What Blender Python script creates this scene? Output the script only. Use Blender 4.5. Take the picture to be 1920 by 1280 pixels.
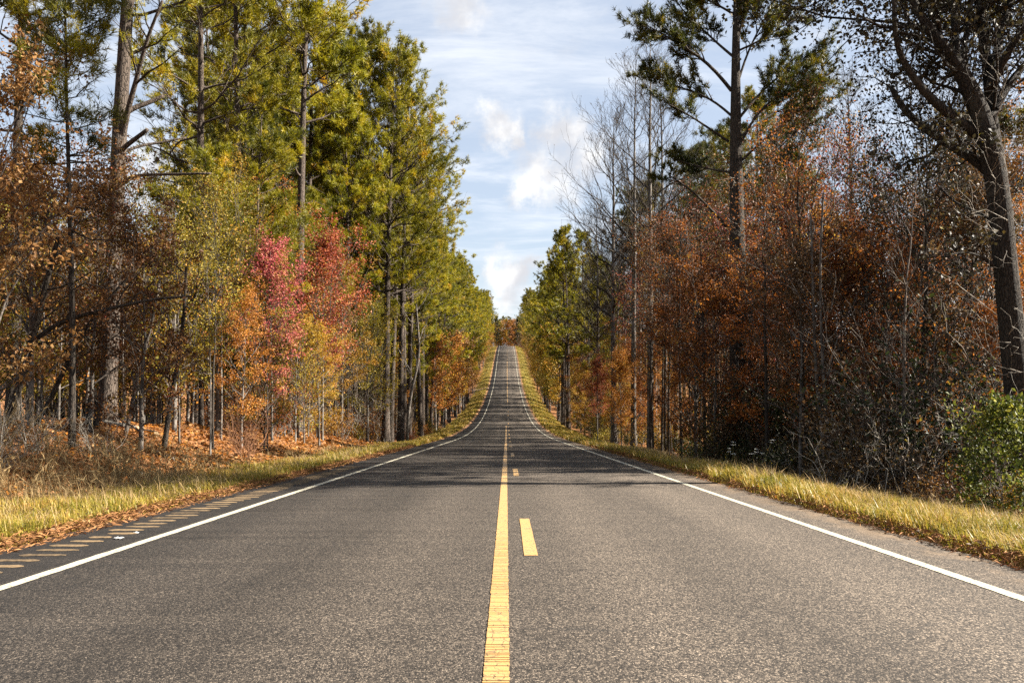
import bpy, math, random
import numpy as np
from mathutils import Vector

scene = bpy.context.scene
COL = scene.collection
for o in list(bpy.data.objects):
    bpy.data.objects.remove(o)

# ------------------------------------------------------------------ camera, sky, sun, exposure
CAM_H = 1.16
F = 1650.0            # focal length in photograph pixels (1920 wide)
HZ = 690.0            # photograph row of the true horizon
VX = 950.0            # photograph column the road runs towards
cd = bpy.data.cameras.new("camera")
cam = bpy.data.objects.new("camera", cd)
COL.objects.link(cam)
cam.location = (0, 0, CAM_H)
cam.rotation_euler = (math.radians(90) + math.atan((HZ - 640) / F), 0, -math.atan((960 - VX) / F))
cd.sensor_width = 36
cd.lens = F / 1920 * 36
cd.clip_start = 0.05
cd.clip_end = 9000
scene.camera = cam

SUN_AZ = math.radians(88)     # clockwise from the road's direction
SUN_EL = math.radians(34)
SUN_STRENGTH = 5.0
SKY_STRENGTH = 0.05
EXPOSURE = 2.35

vs = scene.view_settings
vs.view_transform = 'Standard'
vs.look = 'None'
vs.exposure = EXPOSURE
vs.gamma = 1
vs.use_curve_mapping = False
scene.cycles.max_bounces = 6
scene.cycles.diffuse_bounces = 1
scene.cycles.glossy_bounces = 2
scene.cycles.transmission_bounces = 4
scene.cycles.transparent_max_bounces = 4
scene.cycles.use_denoising = False

sd = bpy.data.lights.new("sun", 'SUN')
sd.energy = SUN_STRENGTH
sd.angle = math.radians(0.53)
sd.color = (1.0, 0.93, 0.82)
sun = bpy.data.objects.new("sun", sd)
COL.objects.link(sun)
sv = Vector((math.sin(SUN_AZ) * math.cos(SUN_EL), math.cos(SUN_AZ) * math.cos(SUN_EL), math.sin(SUN_EL)))
sun.rotation_euler = sv.to_track_quat('Z', 'Y').to_euler()
sun.location = sv * 60

world = bpy.data.worlds.new("World")
scene.world = world
world.use_nodes = True


class NT:
    """Small helper for building node trees."""
    def __init__(s, nt):
        s.nt = nt
        nt.nodes.clear()
    def n(s, t, **kw):
        nd = s.nt.nodes.new(t)
        for k, v in kw.items():
            if k.startswith('_'):
                setattr(nd, k[1:], v)
        for k, v in kw.items():
            if not k.startswith('_'):
                s.set(nd, k, v)
        return nd
    def set(s, nd, k, v):
        inp = nd.inputs[int(k[1:])] if (k[0] == 'i' and k[1:].isdigit()) else nd.inputs[k.replace('__', ' ')]
        if isinstance(v, bpy.types.NodeSocket):
            s.nt.links.new(v, inp)
        else:
            inp.default_value = v
    def math(s, op, a, b=0.0, c=None, clamp=False):
        nd = s.n('ShaderNodeMath', _operation=op, _use_clamp=clamp, i0=a, i1=b)
        if c is not None:
            s.set(nd, 'i2', c)
        return nd.outputs[0]
    def vmath(s, op, a, b=None):
        nd = s.n('ShaderNodeVectorMath', _operation=op, i0=a)
        if b is not None:
            s.set(nd, 'i1', b)
        return nd.outputs[1] if op in ('DISTANCE', 'LENGTH', 'DOT_PRODUCT') else nd.outputs[0]
    def noise(s, vec, scale, detail=2.0, rough=0.5, dist=0.0):
        return s.n('ShaderNodeTexNoise', Vector=vec, Scale=scale, Detail=detail, Roughness=rough, Distortion=dist).outputs[0]
    def ramp(s, fac, stops, interp='LINEAR'):
        nd = s.n('ShaderNodeValToRGB', i0=fac)
        cr = nd.color_ramp
        cr.interpolation = interp
        while len(cr.elements) < len(stops):
            cr.elements.new(0.5)
        for e, (p, c) in zip(cr.elements, stops):
            e.position = p
            e.color = (*c, 1) if len(c) == 3 else c
        return nd.outputs[0]
    def maprange(s, v, a, b, c=0.0, d=1.0, smooth=True):
        nd = s.n('ShaderNodeMapRange', i0=v, i1=a, i2=b, i3=c, i4=d)
        nd.interpolation_type = 'SMOOTHSTEP' if smooth else 'LINEAR'
        return nd.outputs[0]
    def mix(s, fac, a, b, blend='MIX'):
        nd = s.n('ShaderNodeMix', _data_type='RGBA', _blend_type=blend)
        for i, v in ((0, fac), (6, a), (7, b)):
            if isinstance(v, bpy.types.NodeSocket):
                s.nt.links.new(v, nd.inputs[i])
            else:
                nd.inputs[i].default_value = (*v, 1) if isinstance(v, tuple) and len(v) == 3 else v
        return nd.outputs[2]
    def mapping(s, vec, scale=(1, 1, 1), rot=(0, 0, 0), loc=(0, 0, 0)):
        return s.n('ShaderNodeMapping', Vector=vec, Location=loc, Rotation=rot, Scale=scale).outputs[0]


# the sky: Nishita blue with thin cirrus and small fair-weather cumulus all the way round
w = NT(world.node_tree)
sky = w.n('ShaderNodeTexSky', _sky_type='NISHITA', _sun_disc=False, _sun_elevation=SUN_EL, _sun_rotation=SUN_AZ,
          _altitude=0, _air_density=1.0, _dust_density=0.6, _ozone_density=1.6)
dirv = w.n('ShaderNodeTexCoord').outputs['Generated']
sep = w.n('ShaderNodeSeparateXYZ', Vector=dirv)
zc = w.math('ADD', w.math('MAXIMUM', sep.outputs[2], 0.0), 0.10)
plane = w.n('ShaderNodeCombineXYZ', X=w.math('DIVIDE', sep.outputs[0], zc), Y=w.math('DIVIDE', sep.outputs[1], zc)).outputs[0]
wisp = w.noise(w.mapping(plane, (0.8, 1.5, 1), (0, 0, 0.2), (3.1, 1.7, 0)), 1.5, 9, 0.64, 0.35)
wisp = w.maprange(wisp, 0.42, 0.70)
patch = w.maprange(w.noise(w.mapping(plane, (1, 1, 1), (0, 0, 0), (0.4, 5.2, 0)), 0.55, 3), 0.30, 0.54)
wisp = w.math('MULTIPLY', w.math('MULTIPLY', wisp, patch), 0.85)
warp = w.n('ShaderNodeTexNoise', Vector=dirv, Scale=26.0, Detail=8.0, Roughness=0.68).outputs[1]
wd = w.vmath('ADD', dirv, w.vmath('MULTIPLY', w.vmath('SUBTRACT', warp, (0.5, 0.5, 0.5)), (0.075, 0.075, 0.075)))


def pixdir(px, py):
    v = np.array([(px - VX) / F, 1.0, -(py - HZ) / F])
    return tuple(v / np.linalg.norm(v))


cum = None
for px, py, rad in ((1055, 250, 0.030), (1015, 310, 0.030), (1085, 290, 0.035), (1000, 350, 0.022), (1050, 340, 0.03), (940, 232, 0.024), (965, 255, 0.014), (955, 520, 0.026), (925, 505, 0.016),
                    (980, 508, 0.018), (950, 560, 0.02), (860, -5, 0.030), (1330, 640, 0.05), (1780, 560, 0.08), (300, 330, 0.035), (560, 560, 0.04)):
    d = w.vmath('DISTANCE', wd, pixdir(px, py))
    m = w.maprange(d, rad * 0.25, rad * 1.5, 1.0, 0.0)
    cum = m if cum is None else w.math('MAXIMUM', cum, m)
gen = w.maprange(w.noise(w.mapping(dirv, (1, 1, 2.4), (0, 0, 0), (2.2, 7.7, 1.0)), 2.6, 8, 0.6), 0.60, 0.74)
cum = w.math('MAXIMUM', cum, w.math('MULTIPLY', gen, 0.7))
cum = w.math('MULTIPLY', cum, w.maprange(w.noise(dirv, 22.0, 6, 0.6), 0.22, 0.55, 0.45, 1.0))
shade = w.maprange(w.noise(w.mapping(dirv, (1, 1, 1), (0, 0, 0), (0, 0, 0.012)), 24.0, 5, 0.55), 0.35, 0.68)
cumcol = w.mix(shade, (3.05, 3.08, 3.25), (4.6, 4.56, 4.5))
base = w.mix(0.55, w.mix(1.0, sky.outputs[0], (0.60, 0.60, 0.60), 'MULTIPLY'), (3.2, 3.55, 4.15))      # thin high veil over the blue
c1 = w.mix(wisp, base, (4.2, 4.35, 4.6))
c2 = w.mix(cum, c1, cumcol)
bg = w.n('ShaderNodeBackground', Color=c2, Strength=SKY_STRENGTH)
wo = w.n('ShaderNodeOutputWorld', Surface=bg.outputs[0])

rng = np.random.default_rng(20231)
random.seed(5)

# ------------------------------------------------------------------ terrain functions
_py = np.array([-80, -40, 0, 30, 60, 67.3, 83, 101.6, 120, 145, 179, 231, 247, 285, 332, 400, 449, 475, 520, 600, 700, 900, 1500, 6000], float)
_pz = np.array([5.0, 2.5, 0, -1.872, -3.744, -4.2, -5.02, -5.72, -6.2, -6.3, -5.95, -4.1, -3.2, -0.45, 4.0, 9.4, 12.35, 13.1, 11.6, 8.0, 6.0, 5.0, 5.0, 5.0])
_gy = np.arange(-80, 6000, 1.0)
_gz = np.interp(_gy, _py, _pz)
_k = np.exp(-0.5 * (np.arange(-24, 25) / 7.0) ** 2)
_k /= _k.sum()
_pad = np.concatenate([_gz[0] + (_gy[1] - _gy[0]) * np.arange(-24, 0) * ((_gz[1] - _gz[0])), _gz, np.full(24, _gz[-1])])
_gz = np.convolve(_pad, _k, 'valid')

RW_L, RW_R = -4.62, 4.12        # edges of the asphalt


def road_z(y):
    return np.interp(y, _gy, _gz)


def sstep(x, a, b):
    t = np.clip((x - a) / (b - a), 0, 1)
    return t * t * (3 - 2 * t)


def bumps(x, y):
    return (0.10 * np.sin(x * 0.9 + y * 0.37) * np.sin(y * 0.71 - x * 0.3) + 0.07 * np.sin(x * 2.1 + 1.3) * np.sin(y * 1.7 + x * 0.8)
            + 0.16 * np.sin(x * 0.21 + 2) * np.sin(y * 0.16 + 0.7))


def ground_z(x, y):
    x = np.asarray(x, float)
    y = np.asarray(y, float)
    z = road_z(y)
    dl = np.maximum(RW_L - x, 0)
    dr = np.maximum(x - RW_R, 0)
    d = dl + dr
    left = x < 0
    near = 1 - sstep(y, 46, 75)
    far = sstep(y, 95, 150)
    bankl = near * (-0.16 * sstep(d, 0, 2.0) + 1.15 * sstep(d, 2.6, 7.5) + 0.5 * sstep(d, 8, 22))
    bankl += (1 - near) * (-0.55 * sstep(d, 0.5, 4.0) + 0.35 * sstep(d, 8, 25)) - far * 0.35 * sstep(d, 1, 5)
    bankr = -0.62 * sstep(d, 0.3, 4.5) - far * 0.6 * sstep(d, 1.0, 6) + 0.3 * sstep(d, 10, 30)
    z = z + np.where(left, bankl, bankr)
    z = z + bumps(x, y) * sstep(d, 1.5, 6.0)
    z = z - np.where(d > 0, 0.035, 0.09)
    return z


def W(px, py, Y):
    """Where in the world the photograph's point (px, py) lies at distance Y along the road."""
    return np.array([(px - VX) / F * Y, Y, CAM_H - (py - HZ) / F * Y])


# ------------------------------------------------------------------ mesh building
class MB:
    def __init__(s):
        s.v, s.t, s.q, s.tm, s.qm, s.a, s.n = [], [], [], [], [], [], 0
    def add(s, V, tris=None, quads=None, mat=0, tint=None):
        V = np.asarray(V, float).reshape(-1, 3)
        if tris is not None and len(tris):
            s.t.append(np.asarray(tris, np.int64) + s.n)
            s.tm.append(np.full(len(tris), mat))
        if quads is not None and len(quads):
            s.q.append(np.asarray(quads, np.int64) + s.n)
            s.qm.append(np.full(len(quads), mat))
        s.v.append(V)
        s.a.append(np.zeros(len(V)) if tint is None else np.broadcast_to(np.asarray(tint, float), (len(V),)))
        s.n += len(V)
        return s
    def merge(s, o, mat=None):
        if o.n == 0:
            return s
        for arrs, ms, dst, dm in ((o.t, o.tm, s.t, s.tm), (o.q, o.qm, s.q, s.qm)):
            for a, m in zip(arrs, ms):
                dst.append(a + s.n)
                dm.append(m if mat is None else np.full(len(m), mat))
        s.v += o.v
        s.a += o.a
        s.n += o.n
        return s
    def ntris(s):
        return sum(len(a) for a in s.t) + 2 * sum(len(a) for a in s.q)
    def mesh(s, name, mats, smooth=False):
        me = bpy.data.meshes.new(name)
        V = np.concatenate(s.v)
        T = np.concatenate(s.t) if s.t else np.zeros((0, 3), int)
        Q = np.concatenate(s.q) if s.q else np.zeros((0, 4), int)
        me.vertices.add(len(V))
        me.vertices.foreach_set('co', V.astype(np.float32).ravel())
        nl = T.size + Q.size
        me.loops.add(nl)
        me.loops.foreach_set('vertex_index', np.concatenate([T.ravel(), Q.ravel()]).astype(np.int32))
        nf = len(T) + len(Q)
        me.polygons.add(nf)
        ls = np.concatenate([np.arange(len(T)) * 3, T.size + np.arange(len(Q)) * 4])
        me.polygons.foreach_set('loop_start', ls.astype(np.int32))
        me.polygons.foreach_set('loop_total', np.concatenate([np.full(len(T), 3), np.full(len(Q), 4)]).astype(np.int32))
        mi = np.concatenate(s.tm + s.qm) if (s.tm or s.qm) else np.zeros(nf)
        me.polygons.foreach_set('material_index', mi.astype(np.int32))
        me.polygons.foreach_set('use_smooth', np.full(nf, bool(smooth)))
        at = me.attributes.new('tint', 'FLOAT', 'POINT')
        at.data.foreach_set('value', np.concatenate(s.a).astype(np.float32))
        for m in mats:
            me.materials.append(m)
        me.update(calc_edges=True)
        me.validate()
        return me


def norm(a):
    return a / np.maximum(np.linalg.norm(a, axis=-1, keepdims=True), 1e-9)


def tubes(P, R, k=4, mat=0, tint=0.0, cap=False):
    """P (M,N,3), R (M,N): M bent tapering tubes of k sides."""
    P = np.asarray(P, float)
    R = np.asarray(R, float)
    if P.ndim == 2:
        P, R = P[None], R[None]
    M, N, _ = P.shape
    mb = MB()
    if M == 0:
        return mb
    T = norm(np.gradient(P, axis=1))
    mean = norm(P[:, -1] - P[:, 0])
    ref = np.where(np.abs(mean[:, 2:3]) > 0.85, np.array([[1.0, 0, 0]]), np.array([[0, 0, 1.0]]))[:, None, :]
    A = norm(np.cross(T, np.broadcast_to(ref, T.shape)))
    B = np.cross(T, A)
    th = np.arange(k) * 2 * math.pi / k
    V = P[:, :, None, :] + R[:, :, None, None] * (np.cos(th)[None, None, :, None] * A[:, :, None, :] + np.sin(th)[None, None, :, None] * B[:, :, None, :])
    idx = np.arange(M * N * k).reshape(M, N, k)
    a = idx[:, :-1, :]
    b = np.roll(a, -1, axis=2)
    c = idx[:, 1:, :]
    d = np.roll(c, -1, axis=2)
    Q = np.stack([a, b, d, c], -1).reshape(-1, 4)
    mb.add(V.reshape(-1, 3), quads=Q, mat=mat, tint=tint)
    if cap:
        for m in range(M):
            for e in (0, N - 1):
                ring = idx[m, e]
                if k == 4:
                    mb.q.append(ring[None, :]); mb.qm.append(np.array([mat]))
                else:
                    tr = np.stack([np.full(k - 2, ring[0]), ring[1:-1], ring[2:]], -1)
                    mb.t.append(tr); mb.tm.append(np.full(k - 2, mat))
    return mb


def grow(p, d, L, r0, r1, N, curv, wob, g):
    """M branches from points p along d, bending upward by curv and wandering by wob."""
    M = len(p)
    t = np.linspace(0, 1, N)[None, :, None]
    P = p[:, None, :] + d[:, None, :] * L[:, None, None] * t
    P[:, :, 2] += (np.asarray(curv) * np.ones(M))[:, None] * L[:, None] * t[:, :, 0] ** 2
    j = np.cumsum(g.normal(0, 1, (M, N, 3)), axis=1)
    j -= j[:, :1]
    P = P + j * (wob * L)[:, None, None] / N
    R = r0[:, None] + (r1 - r0)[:, None] * t[:, :, 0]
    return P, R


def along(P, R, pi, t):
    """Point, tangent and radius on tubes pi at parameter t."""
    N = P.shape[1]
    f = np.clip(t, 0, 0.9999) * (N - 1)
    i = f.astype(int)
    u = (f - i)[:, None]
    a, b = P[pi, i], P[pi, i + 1]
    return a + (b - a) * u, norm(b - a), R[pi, i] * (1 - u[:, 0]) + R[pi, i + 1] * u[:, 0]


def spawn(P, R, n, t0, t1, ang, lf, g, N=3, up=0.0, curv=0.1, wob=0.12, rf=0.6, minr=0.003, flat=0.0, tip=0.3, taper=True):
    M = P.shape[0]
    Lp = np.linalg.norm(np.diff(P, axis=1), axis=2).sum(1)
    pi = np.repeat(np.arange(M), n)
    t = t0 + (t1 - t0) * (np.tile(np.arange(n), M) + g.random(M * n)) / n
    p, T, r = along(P, R, pi, t)
    rv = g.normal(0, 1, (M * n, 3))
    rv[:, 2] *= (1 - flat)
    perp = norm(rv - (rv * T).sum(1, keepdims=True) * T)
    a = np.radians(ang + g.normal(0, 9, M * n))[:, None]
    d = T * np.cos(a) + perp * np.sin(a)
    d[:, 2] += up
    d = norm(d)
    L = Lp[pi] * lf * g.uniform(0.65, 1.25, M * n) * ((1.15 - 0.6 * t) if taper else 1.0)
    r0 = np.maximum(r * rf, minr)
    return grow(p, d, L, r0, np.maximum(r0 * tip, minr * 0.6), N, curv, wob, g)


def leaves(pts, size, g, aspect=0.62, upbias=0.35, tint=None, droop=0.0):
    """One folded-kite leaf at each point."""
    M = len(pts)
    nrm = norm(g.normal(0, 1, (M, 3)) + np.array([0, 0, upbias]))
    ax = norm(np.cross(nrm, g.normal(0, 1, (M, 3))))
    ax[:, 2] -= droop
    ax = norm(ax)
    sd_ = norm(np.cross(nrm, ax))
    s = (size * g.uniform(0.65, 1.3, M))[:, None]
    fold = nrm * s * 0.10
    v0 = pts - ax * s * 0.5
    v1 = pts + sd_ * s * aspect * 0.5 + fold - ax * s * 0.05
    v2 = pts + ax * s * 0.5
    v3 = pts - sd_ * s * aspect * 0.5 + fold - ax * s * 0.05
    V = np.stack([v0, v1, v2, v3], 1).reshape(-1, 3)
    i = np.arange(M)[:, None] * 4
    tr = np.concatenate([i + np.array([[0, 1, 2]]), i + np.array([[0, 2, 3]])])
    if tint is None:
        tint = g.random(M)
    return MB().add(V, tris=tr, tint=np.repeat(np.clip(tint, 0, 1), 4))


def needles(p, d, g, K=11, ln=0.22, wd=0.013, spread=0.85, shoot=0.12, tint=None):
    """Bottle-brush tufts of K needles at points p pointing along d."""
    M = len(p)
    dd = np.repeat(d, K, 0)
    base = np.repeat(p, K, 0) + dd * (g.random(M * K) * shoot)[:, None]
    dv = norm(dd + g.normal(0, 1, (M * K, 3)) * spread * 0.72)
    L = (ln * g.uniform(0.7, 1.2, M * K))[:, None]
    sv_ = norm(np.cross(dv, g.normal(0, 1, (M * K, 3)))) * wd * 0.5
    tip = base + dv * L
    tip[:, 2] -= 0.08 * L[:, 0]
    V = np.stack([base - sv_, base + sv_, tip], 1).reshape(-1, 3)
    tr = np.arange(M * K * 3).reshape(-1, 3)
    if tint is None:
        tint = g.random(M)
    tt = np.repeat(np.clip(np.repeat(tint, K) + g.normal(0, 0.07, M * K), 0, 1), 3)
    return MB().add(V, tris=tr, tint=tt)


# ------------------------------------------------------------------ materials
def material(name):
    m = bpy.data.materials.new(name)
    m.use_nodes = True
    return m, NT(m.node_tree)


def out(t, shader, disp=None):
    o = t.n('ShaderNodeOutputMaterial', Surface=shader)


ALB = 0.70       # autumn leaves, needles and bark all sit between 0.03 and 0.3


def leaf_mat(name, stops, trans=0.33, hue=0.02, val=0.25, spec=0.25, rough=0.55):
    m, t = material(name)
    a = t.n('ShaderNodeAttribute', _attribute_name='tint').outputs['Fac']
    rnd = t.n('ShaderNodeObjectInfo').outputs['Random']
    pos = t.n('ShaderNodeNewGeometry').outputs['Position']
    clump = t.noise(pos, 0.9, 2)
    f = t.math('ADD', t.math('MULTIPLY', a, 0.72), t.math('MULTIPLY', t.math('SUBTRACT', clump, 0.5), 0.9))
    f = t.math('ADD', f, t.math('ADD', t.math('MULTIPLY', t.math('SUBTRACT', rnd, 0.5), 0.22), 0.14), clamp=True)
    c = t.ramp(f, [(p_, tuple(v * ALB for v in c_)) for p_, c_ in stops])
    hs = t.n('ShaderNodeHueSaturation', Color=c)
    t.set(hs, 'Hue', t.math('ADD', 0.5, t.math('MULTIPLY', t.math('SUBTRACT', rnd, 0.5), hue)))
    t.set(hs, 'Value', t.math('ADD', 1.0 - val / 2, t.math('MULTIPLY', rnd, val)))
    c = hs.outputs[0]
    p = t.n('ShaderNodeBsdfPrincipled', Base__Color=c, Roughness=rough)
    p.inputs['Specular IOR Level'].default_value = spec
    tr = t.n('ShaderNodeBsdfTranslucent', Color=c)
    mx = t.n('ShaderNodeMixShader', i0=trans, i1=p.outputs[0], i2=tr.outputs[0])
    out(t, mx.outputs[0])
    return m


def bark_mat(name, dark, light, scale=7.0, stretch=0.22, bump=0.5, patch=None, plates=True):
    m, t = material(name)
    co = t.n('ShaderNodeTexCoord').outputs['Object']
    rnd = t.n('ShaderNodeObjectInfo').outputs['Random']
    co = t.vmath('ADD', co, t.n('ShaderNodeCombineXYZ', X=t.math('MULTIPLY', rnd, 40.0)).outputs[0])
    mp = t.mapping(co, (1, 1, stretch))
    if plates:
        v = t.n('ShaderNodeTexVoronoi', _feature='DISTANCE_TO_EDGE', Vector=t.vmath('ADD', mp, t.vmath('MULTIPLY', t.n('ShaderNodeTexNoise', Vector=co, Scale=6.0).outputs[1], (0.12, 0.12, 0.12))), Scale=scale)
        h = t.maprange(v.outputs[0], 0.0, 0.16)
    else:
        h = t.maprange(t.noise(mp, scale, 5, 0.6), 0.35, 0.65)
    n = t.noise(mp, scale * 3.1, 5, 0.65)
    hh = t.math('ADD', t.math('MULTIPLY', h, 0.65), t.math('MULTIPLY', n, 0.5), clamp=True)
    c = t.ramp(hh, [(0.15, tuple(v * 0.75 for v in dark)), (0.85, tuple(v * 0.75 for v in light))])
    if patch:
        pm = t.maprange(t.noise(co, 1.3, 4, 0.6), 0.55, 0.7)
        c = t.mix(pm, c, tuple(v * 0.75 for v in patch))
    b = t.n('ShaderNodeBump', Strength=bump, Distance=0.03, Height=hh)
    p = t.n('ShaderNodeBsdfPrincipled', Base__Color=c, Roughness=0.9, Normal=b.outputs[0])
    p.inputs['Specular IOR Level'].default_value = 0.15
    out(t, p.outputs[0])
    return m


M_PINE = leaf_mat('pine_needles', [(0.0, (0.036, 0.048, 0.005)), (0.26, (0.145, 0.145, 0.007)), (0.55, (0.31, 0.27, 0.010)), (0.85, (0.45, 0.33, 0.012)), (1.0, (0.50, 0.25, 0.015))], 0.38, 0.015, 0.3, 0.3, 0.5)
M_PINE_DARK = leaf_mat('dark_pine_needles', [(0.0, (0.016, 0.026, 0.010)), (0.6, (0.045, 0.055, 0.014)), (0.85, (0.11, 0.09, 0.012)), (1.0, (0.24, 0.15, 0.012))], 0.25, 0.01, 0.2, 0.3, 0.5)
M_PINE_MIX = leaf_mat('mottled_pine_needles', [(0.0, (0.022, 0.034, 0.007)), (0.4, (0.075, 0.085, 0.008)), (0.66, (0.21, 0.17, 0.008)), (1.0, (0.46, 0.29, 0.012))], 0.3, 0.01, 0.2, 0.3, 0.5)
LEAF = {
    'bronze': leaf_mat('bronze_leaves', [(0.0, (0.10, 0.042, 0.014)), (0.4, (0.27, 0.125, 0.034)), (0.75, (0.46, 0.25, 0.085)), (1.0, (0.54, 0.38, 0.18))]),
    'maroon': leaf_mat('maroon_brown_leaves', [(0.0, (0.040, 0.020, 0.012)), (0.45, (0.12, 0.052, 0.020)), (0.75, (0.24, 0.095, 0.024)), (0.9, (0.30, 0.20, 0.025)), (1.0, (0.38, 0.07, 0.04))]),
    'red': leaf_mat('red_leaves', [(0.0, (0.08, 0.012, 0.010)), (0.42, (0.26, 0.034, 0.022)), (0.72, (0.42, 0.085, 0.04)), (0.88, (0.46, 0.17, 0.05)), (1.0, (0.30, 0.22, 0.02))]),
    'pink': leaf_mat('pink_red_leaves', [(0.0, (0.20, 0.030, 0.035)), (0.4, (0.50, 0.085, 0.105)), (0.68, (0.58, 0.17, 0.13)), (0.85, (0.55, 0.26, 0.09)), (1.0, (0.36, 0.28, 0.03))]),
    'gold': leaf_mat('golden_leaves', [(0.0, (0.20, 0.12, 0.012)), (0.45, (0.40, 0.23, 0.018)), (0.8, (0.52, 0.26, 0.025)), (1.0, (0.55, 0.17, 0.03))]),
    'orange': leaf_mat('orange_leaves', [(0.0, (0.25, 0.085, 0.010)), (0.45, (0.48, 0.17, 0.022)), (0.8, (0.56, 0.25, 0.035)), (1.0, (0.52, 0.30, 0.06))]),
    'olive': leaf_mat('olive_yellow_leaves', [(0.0, (0.085, 0.085, 0.010)), (0.4, (0.24, 0.195, 0.016)), (0.8, (0.43, 0.30, 0.025)), (1.0, (0.52, 0.24, 0.03))]),
    'rust': leaf_mat('rust_leaves', [(0.0, (0.045, 0.020, 0.008)), (0.4, (0.15, 0.052, 0.014)), (0.70, (0.35, 0.105, 0.022)), (0.88, (0.46, 0.19, 0.03)), (1.0, (0.42, 0.28, 0.04))], 0.5),
    'brown': leaf_mat('brown_leaves', [(0.0, (0.040, 0.022, 0.012)), (0.5, (0.11, 0.060, 0.024)), (0.85, (0.21, 0.115, 0.038)), (1.0, (0.30, 0.13, 0.03))], 0.35),
    'darkgreen': leaf_mat('dark_green_leaves', [(0.0, (0.012, 0.022, 0.008)), (0.6, (0.035, 0.05, 0.012)), (0.9, (0.09, 0.09, 0.015)), (1.0, (0.30, 0.18, 0.02))], 0.3),
    'bush': leaf_mat('glossy_green_leaves', [(0.0, (0.018, 0.030, 0.006)), (0.45, (0.065, 0.085, 0.012)), (0.8, (0.21, 0.22, 0.03)), (1.0, (0.42, 0.37, 0.05))], 0.35, 0.01, 0.1, 0.2, 0.55),
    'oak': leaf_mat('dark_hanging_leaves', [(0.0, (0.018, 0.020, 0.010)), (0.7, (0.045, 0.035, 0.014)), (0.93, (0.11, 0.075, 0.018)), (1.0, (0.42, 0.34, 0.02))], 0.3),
}
BARK_PINE = bark_mat('pine_bark', (0.013, 0.010, 0.008), (0.112, 0.087, 0.069), 15.0, 0.20, 1.0)
BARK_DARK = bark_mat('dark_bark', (0.014, 0.012, 0.010), (0.068, 0.055, 0.043), 14.0, 0.22, 0.7)
BARK_OAK = bark_mat('oak_bark', (0.008, 0.007, 0.006), (0.050, 0.042, 0.034), 26.0, 0.16, 1.0, (0.075, 0.070, 0.058))
BARK_GREY = bark_mat('grey_bark', (0.045, 0.038, 0.031), (0.20, 0.175, 0.150), 6.0, 0.5, 0.35, (0.27, 0.25, 0.22), False)
BARK_BOLE = bark_mat('bole_bark', (0.040, 0.034, 0.028), (0.19, 0.168, 0.145), 7.0, 0.4, 0.4, (0.27, 0.25, 0.22), False)
BARK_TWIG = bark_mat('twig_bark', (0.045, 0.038, 0.032), (0.17, 0.142, 0.118), 9.0, 0.4, 0.2, None, False)
BARK_PALE = bark_mat('pale_dead_wood', (0.12, 0.10, 0.08), (0.40, 0.36, 0.30), 9.0, 0.4, 0.2, None, False)


# the ground: sandy edge, olive verge, leaf litter; all by where the place has them
def ground_material():
    m, t = material('forest_ground')
    co = t.n('ShaderNodeNewGeometry').outputs['Position']
    sp = t.n('ShaderNodeSeparateXYZ', Vector=co)
    n1 = t.noise(co, 0.6, 4, 0.6)
    n2 = t.noise(co, 5.0, 5, 0.65)
    n3 = t.noise(co, 38.0, 3, 0.6)
    d = t.math('MAXIMUM', t.math('SUBTRACT', RW_L, sp.outputs[0]), t.math('SUBTRACT', sp.outputs[0], RW_R))
    dn = t.math('ADD', d, t.math('MULTIPLY', t.math('SUBTRACT', n2, 0.5), 1.1))
    dn2 = t.math('ADD', d, t.math('MULTIPLY', t.math('SUBTRACT', n1, 0.5), 3.0))
    litter = t.ramp(t.math('ADD', t.math('MULTIPLY', n2, 0.6), t.math('MULTIPLY', n3, 0.4)), [(0.30, (0.055, 0.028, 0.014)), (0.48, (0.19, 0.085, 0.034)), (0.62, (0.33, 0.15, 0.06)), (0.75, (0.40, 0.24, 0.12))])
    verge = t.ramp(t.math('ADD', t.math('MULTIPLY', n2, 0.55), t.math('MULTIPLY', n3, 0.45)), [(0.28, (0.055, 0.050, 0.014)), (0.5, (0.15, 0.125, 0.026)), (0.7, (0.27, 0.185, 0.05))])
    dirt = t.ramp(t.math('ADD', t.math('MULTIPLY', n2, 0.4), t.math('MULTIPLY', n3, 0.6)), [(0.3, (0.10, 0.055, 0.030)), (0.5, (0.25, 0.13, 0.065)), (0.7, (0.38, 0.22, 0.12))])
    c = t.mix(t.maprange(dn2, 2.6, 4.6), verge, litter)
    c = t.mix(t.maprange(dn, 0.25, 0.75), dirt, c)
    c = t.mix(1.0, c, (0.85, 0.85, 0.85), 'MULTIPLY')
    b = t.n('ShaderNodeBump', Strength=0.8, Distance=0.05, Height=t.math('ADD', n2, t.math('MULTIPLY', n3, 0.5)))
    p = t.n('ShaderNodeBsdfPrincipled', Base__Color=c, Roughness=0.95, Normal=b.outputs[0])
    p.inputs['Specular IOR Level'].default_value = 0.1
    out(t, p.outputs[0])
    return m


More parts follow.
